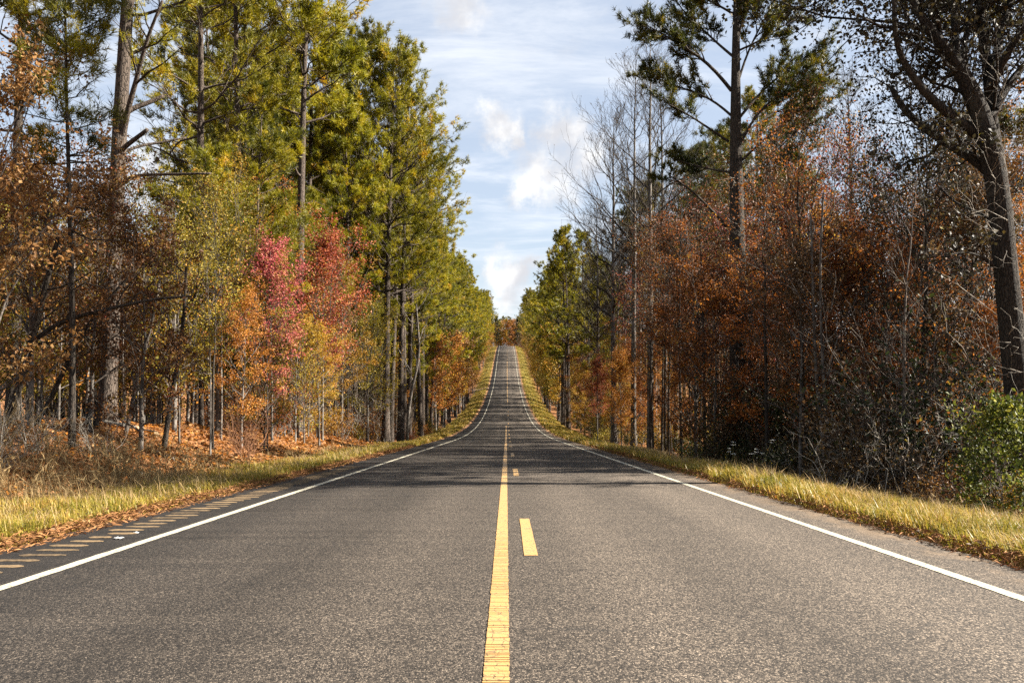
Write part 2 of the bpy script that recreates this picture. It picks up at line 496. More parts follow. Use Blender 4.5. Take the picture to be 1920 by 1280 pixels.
def asphalt_nodes(t, co, sp):
    grain = t.mapping(co, (1, 0.5, 1))
    g1 = t.n('ShaderNodeTexVoronoi', Vector=grain, Scale=145.0)
    g2 = t.n('ShaderNodeTexVoronoi', Vector=t.vmath('ADD', grain, (3.3, 1.7, 0)), Scale=260.0)
    n0 = t.noise(co, 60.0, 4, 0.7)
    big = t.noise(co, 0.35, 5, 0.6)
    mid = t.noise(t.mapping(co, (1.0, 0.25, 1)), 1.6, 5, 0.65)
    r1 = t.n('ShaderNodeSeparateColor', Color=g1.outputs['Color']).outputs[0]
    r2 = t.n('ShaderNodeSeparateColor', Color=g2.outputs['Color']).outputs[1]
    mixv = t.math('ADD', t.math('MULTIPLY', r1, 0.5), t.math('ADD', t.math('MULTIPLY', r2, 0.3), t.math('MULTIPLY', n0, 0.3)))
    c = t.ramp(mixv, [(0.22, (0.0048, 0.0041, 0.0035)), (0.46, (0.0205, 0.0174, 0.0147)), (0.70, (0.058, 0.0488, 0.0402)), (0.91, (0.20, 0.168, 0.135))])
    tone = t.math('ADD', 0.72, t.math('ADD', t.math('MULTIPLY', big, 0.34), t.math('MULTIPLY', mid, 0.22)))
    # paler wheel paths
    x = sp.outputs[0]
    ax = t.math('ABSOLUTE', x)
    wp = t.math('ABSOLUTE', t.math('SUBTRACT', t.math('ABSOLUTE', t.math('SUBTRACT', ax, 1.75)), 0.85))
    tone = t.math('MULTIPLY', tone, t.maprange(wp, 0.0, 0.6, 1.14, 0.93))
    oil = t.math('MULTIPLY', t.maprange(t.math('ABSOLUTE', t.math('SUBTRACT', ax, 1.75)), 0.1, 0.55, 1.0, 0.0), t.maprange(t.noise(t.mapping(co, (1.2, 0.12, 1)), 1.4, 4, 0.6), 0.42, 0.68))
    tone = t.math('MULTIPLY', tone, t.math('SUBTRACT', 1.0, t.math('MULTIPLY', oil, 0.26)))
    spots = t.maprange(t.noise(co, 2.6, 3, 0.55), 0.66, 0.74)
    tone = t.math('MULTIPLY', tone, t.math('SUBTRACT', 1.0, t.math('MULTIPLY', spots, 0.22)))
    c = t.mix(1.0, c, t.n('ShaderNodeCombineColor', Red=t.math('MULTIPLY', tone, 1.06), Green=tone, Blue=t.math('MULTIPLY', tone, 0.93)).outputs[0], 'MULTIPLY')
    h = t.math('ADD', t.math('MULTIPLY', t.math('SUBTRACT', 1.0, g1.outputs['Distance']), 0.6), t.math('MULTIPLY', n0, 0.6))
    return c, h, n0, mid


def road_material():
    m, t = material('asphalt')
    co = t.n('ShaderNodeNewGeometry').outputs['Position']
    sp = t.n('ShaderNodeSeparateXYZ', Vector=co)
    c, h, n0, mid = asphalt_nodes(t, co, sp)
    # shoulders: older, darker on the left, sand-dusted on the right
    nn = t.noise(co, 7.0, 5, 0.7)
    sandn = t.noise(t.mapping(co, (1.0, 0.45, 1)), 3.2, 6, 0.7)
    jl = t.math('ADD', sp.outputs[0], t.math('MULTIPLY', t.math('SUBTRACT', nn, 0.5), 0.10))
    lsh = t.maprange(jl, -3.62, -3.72)
    c = t.mix(t.math('MULTIPLY', lsh, 0.42), c, (0.020, 0.017, 0.015))
    rs = t.math('MULTIPLY', t.maprange(jl, 3.50, 4.1), t.maprange(sandn, 0.40, 0.62))
    c = t.mix(t.math('MULTIPLY', rs, 0.6), c, (0.13, 0.088, 0.052))
    re = t.math('MULTIPLY', t.maprange(jl, -4.42, -4.66), t.maprange(sandn, 0.36, 0.6))
    c = t.mix(t.math('MULTIPLY', re, 0.75), c, (0.21, 0.10, 0.042))
    # a few hairline cracks
    cr = t.n('ShaderNodeTexVoronoi', _feature='DISTANCE_TO_EDGE', Vector=t.vmath('ADD', t.mapping(co, (0.30, 0.16, 1)), t.vmath('MULTIPLY', t.n('ShaderNodeTexNoise', Vector=co, Scale=1.8, Detail=5.0).outputs[1], (0.35, 0.35, 0))), Scale=1.0)
    ck = t.math('MULTIPLY', t.maprange(cr.outputs[0], 0.0, 0.0045, 1.0, 0.0), t.maprange(t.noise(co, 0.5, 2), 0.46, 0.56))
    c = t.mix(t.math('MULTIPLY', ck, 0.55), c, (0.015, 0.014, 0.013))
    b = t.n('ShaderNodeBump', Strength=0.75, Distance=0.006, Height=h)
    p = t.n('ShaderNodeBsdfPrincipled', Base__Color=c, Roughness=0.9, Normal=b.outputs[0])
    p.inputs['Specular IOR Level'].default_value = 0.2
    out(t, p.outputs[0])
    return m


def paint_material(name, col, dirty, wear=0.5):
    m, t = material(name)
    co = t.n('ShaderNodeNewGeometry').outputs['Position']
    n = t.noise(co, 120.0, 4, 0.7)
    n2 = t.noise(co, 9.0, 5, 0.7)
    vor = t.n('ShaderNodeTexVoronoi', _feature='DISTANCE_TO_EDGE', Vector=t.vmath('ADD', t.mapping(co, (1, 0.8, 1)), t.vmath('MULTIPLY', t.n('ShaderNodeTexNoise', Vector=co, Scale=30.0).outputs[1], (0.03, 0.03, 0))), Scale=15.0)
    crack = t.math('MULTIPLY', t.maprange(vor.outputs[0], 0.0, 0.075, 1.0, 0.0), t.maprange(n2, 0.38, 0.6))
    chip = t.maprange(t.math('ADD', n, t.math('MULTIPLY', t.math('SUBTRACT', n2, 0.5), 0.5)), 0.67, 0.76)
    fac = t.math('MULTIPLY', t.math('MAXIMUM', t.math('MULTIPLY', crack, 0.8), chip), wear, clamp=True)
    c = t.mix(t.math('MULTIPLY', t.maprange(n2, 0.3, 0.75), 0.45), col, dirty)
    c = t.mix(fac, c, (0.07, 0.05, 0.03))
    b = t.n('ShaderNodeBump', Strength=0.5, Distance=0.004, Height=t.math('SUBTRACT', n, fac))
    p = t.n('ShaderNodeBsdfPrincipled', Base__Color=c, Roughness=0.6, Normal=b.outputs[0])
    out(t, p.outputs[0])
    return m


def plain(name, c0, c1, scale=20.0, rough=0.85, trans=0.0):
    m, t = material(name)
    co = t.n('ShaderNodeNewGeometry').outputs['Position']
    a = t.n('ShaderNodeAttribute', _attribute_name='tint').outputs['Fac']
    f = t.math('ADD', t.math('MULTIPLY', a, 0.7), t.math('MULTIPLY', t.math('SUBTRACT', t.noise(co, scale, 3), 0.35), 0.9), clamp=True)
    c = t.mix(f, c0, c1)
    p = t.n('ShaderNodeBsdfPrincipled', Base__Color=c, Roughness=rough)
    p.inputs['Specular IOR Level'].default_value = 0.25
    sh = p.outputs[0]
    if trans:
        tr = t.n('ShaderNodeBsdfTranslucent', Color=c)
        sh = t.n('ShaderNodeMixShader', i0=trans, i1=sh, i2=tr.outputs[0]).outputs[0]
    out(t, sh)
    return m


M_GROUND = ground_material()
M_ROAD = road_material()
M_WHITE = paint_material('white_road_paint', (0.42, 0.385, 0.29), (0.27, 0.235, 0.16), 0.95)
M_YELLOW = paint_material('yellow_road_paint', (0.345, 0.195, 0.058), (0.30, 0.205, 0.105), 1.0)
M_SAND = plain('sandy_dust', (0.016, 0.012, 0.009), (0.23, 0.155, 0.08), 34.0)
M_TRACK = plain('sandy_track', (0.26, 0.165, 0.10), (0.40, 0.30, 0.21), 3.0)
M_PAPER = plain('white_paper', (0.34, 0.34, 0.34), (0.46, 0.46, 0.44), 30.0)
M_STRAW_RED = plain('pine_straw', (0.11, 0.045, 0.016), (0.35, 0.17, 0.065), 2.0)
M_DRY = plain('dry_grass', (0.21, 0.135, 0.055), (0.40, 0.29, 0.145), 2.0, 0.8, 0.3)
M_PETAL = plain('white_petals', (0.55, 0.55, 0.50), (0.8, 0.8, 0.76), 30.0, 0.8, 0.3)
M_WEED = plain('weed_stems', (0.16, 0.15, 0.06), (0.34, 0.30, 0.16), 5.0, 0.8, 0.2)
M_CUT = plain('cut_wood', (0.36, 0.24, 0.12), (0.52, 0.38, 0.22), 12.0)


def grass_mat():
    m, t = material('verge_grass')
    a = t.n('ShaderNodeAttribute', _attribute_name='tint').outputs['Fac']
    co = t.n('ShaderNodeNewGeometry').outputs['Position']
    f = t.math('ADD', t.math('MULTIPLY', a, 0.62), t.math('MULTIPLY', t.math('SUBTRACT', t.noise(co, 1.1, 5, 0.65), 0.38), 1.7), clamp=True)
    c = t.ramp(f, [(0.0, (0.050, 0.063, 0.007)), (0.32, (0.13, 0.125, 0.011)), (0.60, (0.245, 0.185, 0.024)), (0.82, (0.34, 0.22, 0.045)), (1.0, (0.36, 0.18, 0.05))])
    p = t.n('ShaderNodeBsdfPrincipled', Base__Color=c, Roughness=0.5)
    p.inputs['Specular IOR Level'].default_value = 0.3
    tr = t.n('ShaderNodeBsdfTranslucent', Color=c)
    mx = t.n('ShaderNodeMixShader', i0=0.35, i1=p.outputs[0], i2=tr.outputs[0])
    out(t, mx.outputs[0])
    return m


M_GRASS = grass_mat()


# ------------------------------------------------------------------ scene objects: helpers
def link(name, me, parent=None):
    o = bpy.data.objects.new(name, me)
    COL.objects.link(o)
    if parent is not None:
        o.parent = parent
    return o


def structure(name, me, parent=None):
    o = link(name, me, parent)
    if parent is None:
        o['kind'] = 'structure'
    return o


def tag(o, label, cat, group=None):
    o['label'] = label
    o['category'] = cat
    if group:
        o['group'] = group
    return o


def empty(name, loc, rz=0.0, s=1.0):
    o = bpy.data.objects.new(name, None)
    COL.objects.link(o)
    o.location = loc
    o.rotation_euler = (0, 0, rz)
    o.scale = (s, s, s)
    o.empty_display_size = 0.3
    return o


# ------------------------------------------------------------------ ground, road and its markings
def build_ground():
    ys = np.concatenate([np.arange(-40, 0, 4), np.arange(0, 60, 0.75), np.arange(60, 140, 2), np.arange(140, 560, 5), np.arange(560, 900, 20), np.array([950, 1100, 1400, 2000, 3000, 4500, 6000])])
    xr = np.concatenate([np.array([0, 0.5]), np.arange(1.0, 8.0, 0.35), np.arange(8, 24, 0.9), np.arange(24, 70, 4), np.array([80, 100, 140, 200, 300, 500, 900, 1600, 3000])])
    X_l = RW_L - xr[2:][::-1]
    X_r = RW_R + xr[2:]
    xs = np.concatenate([X_l, [RW_L - 0.3, RW_L + 0.02, RW_L + 0.4, -2, 0, 2, RW_R - 0.4, RW_R - 0.02, RW_R + 0.3], X_r])
    gx, gy = np.meshgrid(xs, ys)
    gz = ground_z(gx, gy)
    V = np.stack([gx, gy, gz], -1).reshape(-1, 3)
    ny, nx = gx.shape
    i = np.arange(ny * nx).reshape(ny, nx)
    Q = np.stack([i[:-1, :-1], i[:-1, 1:], i[1:, 1:], i[1:, :-1]], -1).reshape(-1, 4)
    return MB().add(V, quads=Q).mesh('ground', [M_GROUND], True)


structure('ground', build_ground())

YS = np.concatenate([np.arange(-30, 60, 0.5), np.arange(60, 150, 1.5), np.arange(150, 560, 3.0), np.arange(560, 760, 10)])


def strip(x0, x1, ys, dz, jag=0.0, g=None, mb=None, skirt=False):
    mb = mb or MB()
    ys = np.asarray(ys, float)
    a = np.full(len(ys), x0)
    b = np.full(len(ys), x1)
    if jag:
        a = a + g.normal(0, jag, len(ys))
        b = b + g.normal(0, jag, len(ys))
    z = road_z(ys) + dz
    if skirt:
        rows = [np.stack([a - 0.10, ys, z - 0.16], -1), np.stack([a, ys, z], -1), np.stack([b, ys, z], -1), np.stack([b + 0.10, ys, z - 0.16], -1)]
    else:
        rows = [np.stack([a, ys, z], -1), np.stack([b, ys, z], -1)]
    V = np.stack(rows, 1)
    n, k = V.shape[:2]
    i = np.arange(n * k).reshape(n, k)
    Q = np.stack([i[:-1, :-1], i[:-1, 1:], i[1:, 1:], i[1:, :-1]], -1).reshape(-1, 4)
    return mb.add(V.reshape(-1, 3), quads=Q)


g = np.random.default_rng(1)
yfine = np.concatenate([np.arange(-30, 70, 0.25), np.arange(70, 150, 1.5), np.arange(150, 560, 3.0), np.arange(560, 760, 10)])
road = structure('road', strip(RW_L, RW_R, yfine, 0.0, 0.035, g, skirt=True).mesh('road', [M_ROAD], True))
yl = np.concatenate([np.arange(-20, 45, 0.12), np.arange(45, 150, 1.5), np.arange(150, 560, 3.0)])
structure('edge_line', strip(-3.62, -3.515, yl, 0.004, 0.0022, g).mesh('edge_line', [M_WHITE]), road)
structure('edge_line', strip(3.365, 3.47, yl, 0.004, 0.0022, g).mesh('edge_line', [M_WHITE]), road)
# the solid yellow line: thick paint broken crosswise into short slabs close by, one strip further on
mb = MB()
y = 1.5
while y < 15:
    n = g.choice([0.035, 0.05, 0.07, 0.09, 0.14, 0.2], p=[.2, .25, .2, .15, .12, .08]) * g.uniform(0.85, 1.15) if y < 9 else g.uniform(0.10, 0.3)
    gap = g.uniform(0.007, 0.013) if y < 9 else 0.004
    j = g.normal(0, 0.0018, 4)
    ya, yb = y, y + n - gap
    za, zb = road_z(ya) + 0.005, road_z(yb) + 0.005
    xa, xb = -0.108, 0.012
    V = [(xa + j[0], ya, za), (xb + j[1], ya, za), (xb + j[2], yb, zb), (xa + j[3], yb, zb)]
    V += [(v[0], v[1], v[2] - 0.006) for v in V]
    mb.add(V, quads=[(0, 1, 2, 3), (4, 5, 1, 0), (5, 6, 2, 1), (6, 7, 3, 2), (7, 4, 0, 3)])
    y += n
strip(-0.108, 0.012, np.concatenate([[y], np.arange(math.ceil(y), 108, 0.5)]), 0.005, 0.0012, g, mb)
cl = structure('centre_line', mb.mesh('centre_line', [M_YELLOW]), road)
# second solid line on the far climb
structure('centre_line', strip(0.11, 0.23, np.arange(178, 330, 3.0), 0.005).mesh('centre_line', [M_YELLOW]), road)
k = 0
dash0 = 1889 / (1036 - 793.0)
for k in range(-1, 34):
    ya = dash0 + k * 11.75
    if ya > 400 or ya + 3 < 1:
        continue
    ysd = np.linspace(ya, ya + 3.0, 9)
    structure('centre_dash', strip(0.155, 0.275, ysd, 0.005, 0.0015, g).mesh('centre_dash', [M_YELLOW]), road)
# rumble strip: milled grooves half filled with sand, one low bar each
def rumble(y0, seed):
    gg = np.random.default_rng(seed)
    mb = MB()
    ns, nt = 7, 4
    xs = np.linspace(-4.36 + abs(gg.normal(0, 0.07)), -3.88 - abs(gg.normal(0, 0.06)), ns)
    ts = np.linspace(-1, 1, nt)
    V = []
    for i, x in enumerate(xs):
        taper = 1.0 if 0 < i < ns - 1 else 0.35
        wv = 0.055 * gg.uniform(0.45, 1.2) * taper
        for tt in ts:
            yy = y0 + tt * wv + gg.normal(0, 0.004)
            V.append((x, yy, float(road_z(yy)) + 0.003 + 0.010 * taper * (1 - tt * tt)))
    i = np.arange(ns * nt).reshape(ns, nt)
    Q = np.stack([i[:-1, :-1], i[1:, :-1], i[1:, 1:], i[:-1, 1:]], -1).reshape(-1, 4)
    return mb.add(V, quads=Q, tint=gg.uniform(0.15, 0.85)).mesh('rumble_bar', [M_SAND], True)


for i, yy in enumerate(np.arange(5.4, 24, 0.305)):
    link('rumble_bar', rumble(yy, 900 + i), road)
# a sandy track leaving the road on the climb
xs = np.linspace(RW_L - 0.05, -20, 16)
V = []
for x in xs:
    for yy in (229.5, 232, 234.5):
        V.append((x, yy + (RW_L - x) * 0.15, float(ground_z(x, yy)) + 0.05))
i = np.arange(48).reshape(16, 3)
Q = np.stack([i[:-1, :-1], i[1:, :-1], i[1:, 1:], i[:-1, 1:]], -1).reshape(-1, 4)
structure('sandy_track', MB().add(V, quads=Q).mesh('sandy_track', [M_TRACK], True))


# ------------------------------------------------------------------ tree builders (each returns the meshes of its parts)
def pine(seed, H, r, cb, Rm, nl, nsub, ntuft, K=11, ln=0.22, wd=0.014, sides=7, dead=8, sway=0.25, mat=None, shape=0.55, droop=0.0, lowthin=0.35):
    """Tall pine: bare tapering trunk, whorled limbs, brush-like tufts. Returns trunk, branches, crown as MB."""
    g = np.random.default_rng(seed)
    N = 16
    z = np.linspace(-0.6, H, N)
    P = np.zeros((1, N, 3))
    P[0, :, 2] = z
    s = np.clip(z / H, 0, 1)
    a0 = g.uniform(0, 6.28)
    P[0, :, 0] = sway * (np.sin(s * 3.1 + a0) - math.sin(a0)) * s
    P[0, :, 1] = sway * (np.cos(s * 2.3 + a0) - math.cos(a0)) * s
    R = (r * (1 - 0.86 * s ** 1.1))[None]
    R[0, 0] *= 1.45
    R[0, 1] *= 1.08
    trunk = tubes(P, R, sides)
    sh = np.sort(g.random(nl) ** 0.9)
    t = (cb + (0.99 - cb) * sh)
    tt = (t * H + 0.6) / (H + 0.6)
    p, T, rr = along(P, R, np.zeros(nl, int), tt)
    az = np.arange(nl) * 2.39996 + g.normal(0, 0.5, nl)
    prof = np.sqrt(np.clip(1 - (sh * 0.97) ** 2.2, 0, 1)) * (shape + (1 - shape) * sstep(sh, -0.05, 0.35))
    L = Rm * np.maximum(prof, 0.13) * g.uniform(0.55, 1.12, nl)
    el = np.radians(4 - droop + 50 * sh ** 1.3 + g.normal(0, 8, nl))
    d = np.stack([np.cos(az) * np.cos(el), np.sin(az) * np.cos(el), np.sin(el)], -1)
    LP, LR = grow(p, d, L, np.maximum(rr * 0.42, 0.018), np.full(nl, 0.010), 7, 0.16, 0.22, g)
    br = tubes(LP, LR, 5)
    if dead:
        td = g.uniform(0.30, cb + 0.1, dead)
        p2, _, r2 = along(P, R, np.zeros(dead, int), td)
        az = g.uniform(0, 6.28, dead)
        e = np.radians(g.normal(5, 15, dead))
        d2 = np.stack([np.cos(az) * np.cos(e), np.sin(az) * np.cos(e), np.sin(e)], -1)
        br.merge(tubes(*grow(p2, d2, g.uniform(0.5, 2.2, dead), np.full(dead, 0.022), np.full(dead, 0.008), 4, 0.0, 0.25, g), 4))
    SP, SR = spawn(LP, LR, nsub, 0.22, 1.0, 48, 0.40, g, N=4, up=0.30, curv=0.22, wob=0.2, rf=0.6, minr=0.006, flat=0.6)
    br.merge(tubes(SP, SR, 3))
    ns = len(SP)
    keep = np.repeat(g.random(nl) > lowthin * (1 - sh) ** 2, nsub)
    pi = np.repeat(np.arange(ns)[keep], ntuft)
    tp = g.uniform(0.58, 1.0, len(pi))
    q, T, _ = along(SP, SR, pi, tp)
    q = q + g.normal(0, 0.09, q.shape)
    dd = norm(T + g.normal(0, 0.55, T.shape) + np.array([0, 0, 0.45]))
    limbtint = np.repeat(np.clip(g.normal(0.42, 0.16, nl), 0, 1), nsub)
    subtint = np.repeat(g.normal(0, 0.16, ns), 1)
    tint = limbtint[pi] + subtint[pi] + g.normal(0, 0.10, len(pi))
    cr = needles(q, dd, g, K, ln, wd, tint=tint)
    return trunk, br, cr


def hardwood(seed, H, r, cb, Rx, nl, nsub, ncl, nleaf, size, ang=48, sides=6, lean=0.0, top=0.92, spread=0.22, holes=0.15, shape='oval', droop=0.25):
    """Broadleaf tree: trunk, ascending limbs, twigs and thousands of single leaves in clumps."""
    g = np.random.default_rng(seed)
    N = 12
    z = np.linspace(-0.4, H * top, N)
    P = np.zeros((1, N, 3))
    P[0, :, 2] = z
    s = np.clip(z / (H * top), 0, 1)
    w1 = np.cumsum(g.normal(0, 0.018 * H / N * 3, (N, 2)), axis=0) * s[:, None]
    P[0, :, :2] = w1
    P[0, :, 0] += lean * H * s ** 1.5
    R = (r * (1 - 0.9 * s ** 1.0))[None]
    R[0, 0] *= 1.3
    trunk = tubes(P, R, sides)
    sh = np.sort(g.random(nl))
    t = cb + (1.0 - cb) * sh
    p, T, rr = along(P, R, np.zeros(nl, int), t * 0.995)
    az = np.arange(nl) * 2.39996 + g.normal(0, 0.6, nl)
    prof = np.sin(np.clip(0.22 + 0.72 * sh, 0, 1) * math.pi) ** 0.7 if shape == 'oval' else (1.05 - 0.85 * sh)
    L = Rx * np.maximum(prof, 0.22) * g.uniform(0.6, 1.2, nl)
    el = np.radians(90 - ang - 8 + 38 * sh + g.normal(0, 9, nl))
    d = np.stack([np.cos(az) * np.cos(el), np.sin(az) * np.cos(el), np.sin(el)], -1)
    LP, LR = grow(p, d, L / np.maximum(np.cos(el), 0.45), np.maximum(rr * 0.55, 0.012), np.full(nl, 0.007), 6, 0.05, 0.25, g)
    br = tubes(LP, LR, 4)
    SP, SR = spawn(LP, LR, nsub, 0.2, 1.0, 45, 0.42, g, N=4, up=0.1, curv=0.02, wob=0.25, rf=0.6, minr=0.004)
    br.merge(tubes(SP, SR, 3))
    ok = np.where(g.random(len(SP)) > holes)[0]
    pi = np.repeat(ok, ncl)
    c, T, _ = along(SP, SR, pi, g.uniform(0.25, 1.0, len(pi)))
    ctint = np.clip(g.normal(0.5, 0.22, len(pi)), 0, 1)
    n = max(1, nleaf)
    pts = np.repeat(c, n, 0) + g.normal(0, 1, (len(c) * n, 3)) * np.array([spread, spread, spread * 0.7])
    tint = np.repeat(ctint, n) + g.normal(0, 0.17, len(pts))
    cr = leaves(pts, size, g, tint=tint, droop=droop)
    return trunk, br, cr


def bare(seed, H, r, cb, Rx, nl, n2, n3, ang=38, lean=0.0, sides=6, sway=0.5, n4=0, twig=0.007, seedheads=0):
    """Leafless tree: long straight bole, upswept limbs, fine twigs."""
    g = np.random.default_rng(seed)
    N = 14
    z = np.linspace(-0.5, H, N)
    P = np.zeros((1, N, 3))
    P[0, :, 2] = z
    s = np.clip(z / H, 0, 1)
    P[0, :, :2] = np.cumsum(g.normal(0, sway / N, (N, 2)), axis=0) * s[:, None]
    P[0, :, 0] += lean * H * s ** 1.4
    R = (r * (1 - 0.93 * s ** 1.35))[None]
    R[0, 0] *= 1.3
    trunk = tubes(P, R, sides)
    sh = np.sort(g.random(nl))
    t = cb + (0.99 - cb) * sh
    p, T, rr = along(P, R, np.zeros(nl, int), t)
    az = np.arange(nl) * 2.39996 + g.normal(0, 0.5, nl)
    L = Rx * (1.15 - 0.75 * sh) * g.uniform(0.6, 1.2, nl)
    el = np.radians(90 - ang + g.normal(0, 8, nl) - 18 * (1 - sh))
    d = np.stack([np.cos(az) * np.cos(el), np.sin(az) * np.cos(el), np.sin(el)], -1)
    LP, LR = grow(p, d, L, np.maximum(rr * 0.45, 0.016), np.full(nl, 0.007), 7, 0.22, 0.2, g)
    br = tubes(LP, LR, 4)
    SP, SR = spawn(LP, LR, n2, 0.18, 1.0, 36, 0.42, g, N=4, up=0.2, curv=0.16, wob=0.22, rf=0.6, minr=twig * 1.3)
    br.merge(tubes(SP, SR, 3))
    TP, TR = spawn(SP, SR, n3, 0.2, 1.0, 36, 0.45, g, N=3, up=0.15, curv=0.12, wob=0.22, rf=0.7, minr=twig)
    br.merge(tubes(TP, TR, 3))
    cr = None
    if seedheads:
        pi = g.integers(0, len(TP), seedheads)
        c, _, _ = along(TP, TR, pi, np.full(seedheads, 0.97))
        cr = leaves(c, 0.07, g, aspect=0.7)
    return trunk, br, cr


def shrub(seed, H, Rx, ns, nsub, nleaf, size, spread=0.12, holes=0.1):
    """Many-stemmed shrub. Returns stems, leaves."""
    g = np.random.default_rng(seed)
    az = g.uniform(0, 6.28, ns)
    el = np.radians(g.uniform(38, 86, ns))
    d = np.stack([np.cos(az) * np.cos(el), np.sin(az) * np.cos(el), np.sin(el)], -1)
    p = np.stack([np.cos(az), np.sin(az), np.zeros(ns)], -1) * g.uniform(0, 0.25, ns)[:, None] * Rx
    p[:, 2] = -0.12
    L = H * g.uniform(0.7, 1.1, ns) * (0.55 + 0.45 * np.sin(el))
    LP, LR = grow(p, d, L, np.full(ns, 0.013), np.full(ns, 0.004), 6, -0.03, 0.25, g)
    st = tubes(LP, LR, 4)
    SP, SR = spawn(LP, LR, nsub, 0.15, 1.0, 50, 0.42, g, N=3, up=0.1, curv=0.0, wob=0.2, rf=0.6, minr=0.003)
    st.merge(tubes(SP, SR, 3))
    if not nleaf:
        return st, None
    ok = np.where(g.random(len(SP)) > holes)[0]
    pi = np.repeat(ok, nleaf)
    c, _, _ = along(SP, SR, pi, g.uniform(0.1, 1.0, len(pi)))
    c = c + g.normal(0, spread, c.shape)
    c = c[c[:, 2] > 0.02]
    return st, leaves(c, size, g)


# ------------------------------------------------------------------ prototypes as mesh data; things are Empties with parts
PROTO = {}


def reg(name, trunk, br, cr, bark, twig=None, leafm=None, flat=False):
    """Stores the meshes of one tree shape."""
    if flat:
        allm = MB().merge(trunk).merge(br, 1)
        if cr is not None:
            allm.merge(cr, 2)
        PROTO[name] = ('flat', allm.mesh(name, [bark, twig or bark, leafm or M_PINE]))
    else:
        PROTO[name] = ('parts', trunk.mesh('trunk', [bark], True), br.mesh('branches', [twig or bark], True) if br is not None else None,
                       cr.mesh('crown', [leafm or M_PINE]) if cr is not None else None)


for i, (H, cb, Rm, nl) in enumerate(((27, 0.38, 5.4, 46), (25, 0.44, 4.8, 40), (28, 0.32, 5.5, 50))):
    reg('tall_pine%d' % i, *pine(100 + i, H, 0.27, cb, Rm, nl, 10, 17, 9, 0.30, 0.034), BARK_PINE)
for i, (H, cb, Rm, nl) in enumerate(((16, 0.34, 2.9, 42), (14, 0.28, 2.6, 40))):
    reg('mid_pine%d' % i, *pine(120 + i, H, 0.14, cb, Rm, nl, 8, 10, 10, 0.28, 0.026, dead=12, lowthin=0.4), BARK_PINE)
reg('slim_pine0', *pine(130, 13, 0.085, 0.52, 1.8, 38, 7, 9, 12, 0.24, 0.016, dead=14, lowthin=0.2), BARK_DARK)
for i, (H, cb, Rm, nl) in enumerate(((26, 0.36, 4.8, 46), (25, 0.28, 4.6, 48), (27, 0.42, 4.9, 42))):
    reg('far_pine%d' % i, *pine(140 + i, H, 0.25, cb, Rm, nl, 7, 7, 6, 0.42, 0.085, sides=5, dead=5), BARK_PINE, flat=True)

for i, (H, cb, Rx, nl, ang, size) in enumerate(((10, 0.22, 2.4, 34, 45, 0.115), (9, 0.18, 2.0, 30, 40, 0.105), (12, 0.30, 2.5, 34, 42, 0.115), (8, 0.15, 2.6, 30, 52, 0.12))):
    reg('leafy%d' % i, *hardwood(200 + i, H, 0.10, cb, Rx, nl, 7, 4, 14, size, ang, spread=0.17, holes=0.27), BARK_GREY, BARK_TWIG, LEAF['gold'])
for i, (H, cb, Rx, nl) in enumerate(((13, 0.25, 2.6, 30), (11, 0.30, 2.2, 28))):
    reg('far_leafy%d' % i, *hardwood(220 + i, H, 0.11, cb, Rx, nl, 5, 3, 9, 0.26, 45, sides=4, spread=0.35), BARK_GREY, BARK_TWIG, LEAF['gold'], flat=True)
for i, (H, cb, Rx, nl) in enumerate(((6.5, 0.35, 1.3, 18), (5.0, 0.25, 1.2, 16), (8.5, 0.45, 1.4, 20))):
    reg('sapling%d' % i, *hardwood(240 + i, H, 0.045, cb, Rx, nl, 4, 2, 6, 0.10, 50, sides=5, lean=0.03 * (i - 1), spread=0.2, holes=0.3), BARK_GREY, BARK_TWIG, LEAF['olive'])
for i, (H, cb, Rx, nl) in enumerate(((23, 0.42, 4.6, 34), (25, 0.48, 4.8, 32), (20, 0.40, 4.0, 34))):
    reg('bare%d' % i, *bare(300 + i, H * 1.08, 0.215, cb, Rx, nl, 8, 5, 38, seedheads=500), BARK_BOLE, BARK_DARK, LEAF['brown'])
for i, (H, cb, Rx, nl) in enumerate(((10, 0.25, 2.4, 22), (8, 0.2, 2.2, 20))):
    reg('thin_bare%d' % i, *bare(320 + i, H, 0.05, cb, Rx, nl, 7, 4, 45, lean=0.03, sides=5, sway=0.9, twig=0.004), BARK_TWIG, BARK_TWIG)
for i, (H, Rx, ns) in enumerate(((1.7, 1.0, 14), (1.2, 0.9, 12), (2.4, 1.2, 15))):
    st, lf = shrub(400 + i, H, Rx, ns, 8, 16, 0.085, 0.15)
    PROTO['shrub%d' % i] = ('shrub', st.mesh('stems', [BARK_TWIG], True), lf.mesh('leaves', [LEAF['olive']]))
for i in range(2):
    st, lf = shrub(420 + i, 2.0, 1.2, 16, 10, 0, 0)
    PROTO['twigs%d' % i] = ('shrub', st.mesh('stems', [BARK_PALE], True), None)

THINGS = []        # everything that needs a label in the end: (root, description, side, x, y)


def leaf_slot(o, mat, idx=0):
    o.material_slots[idx].link = 'OBJECT'
    o.material_slots[idx].material = mat


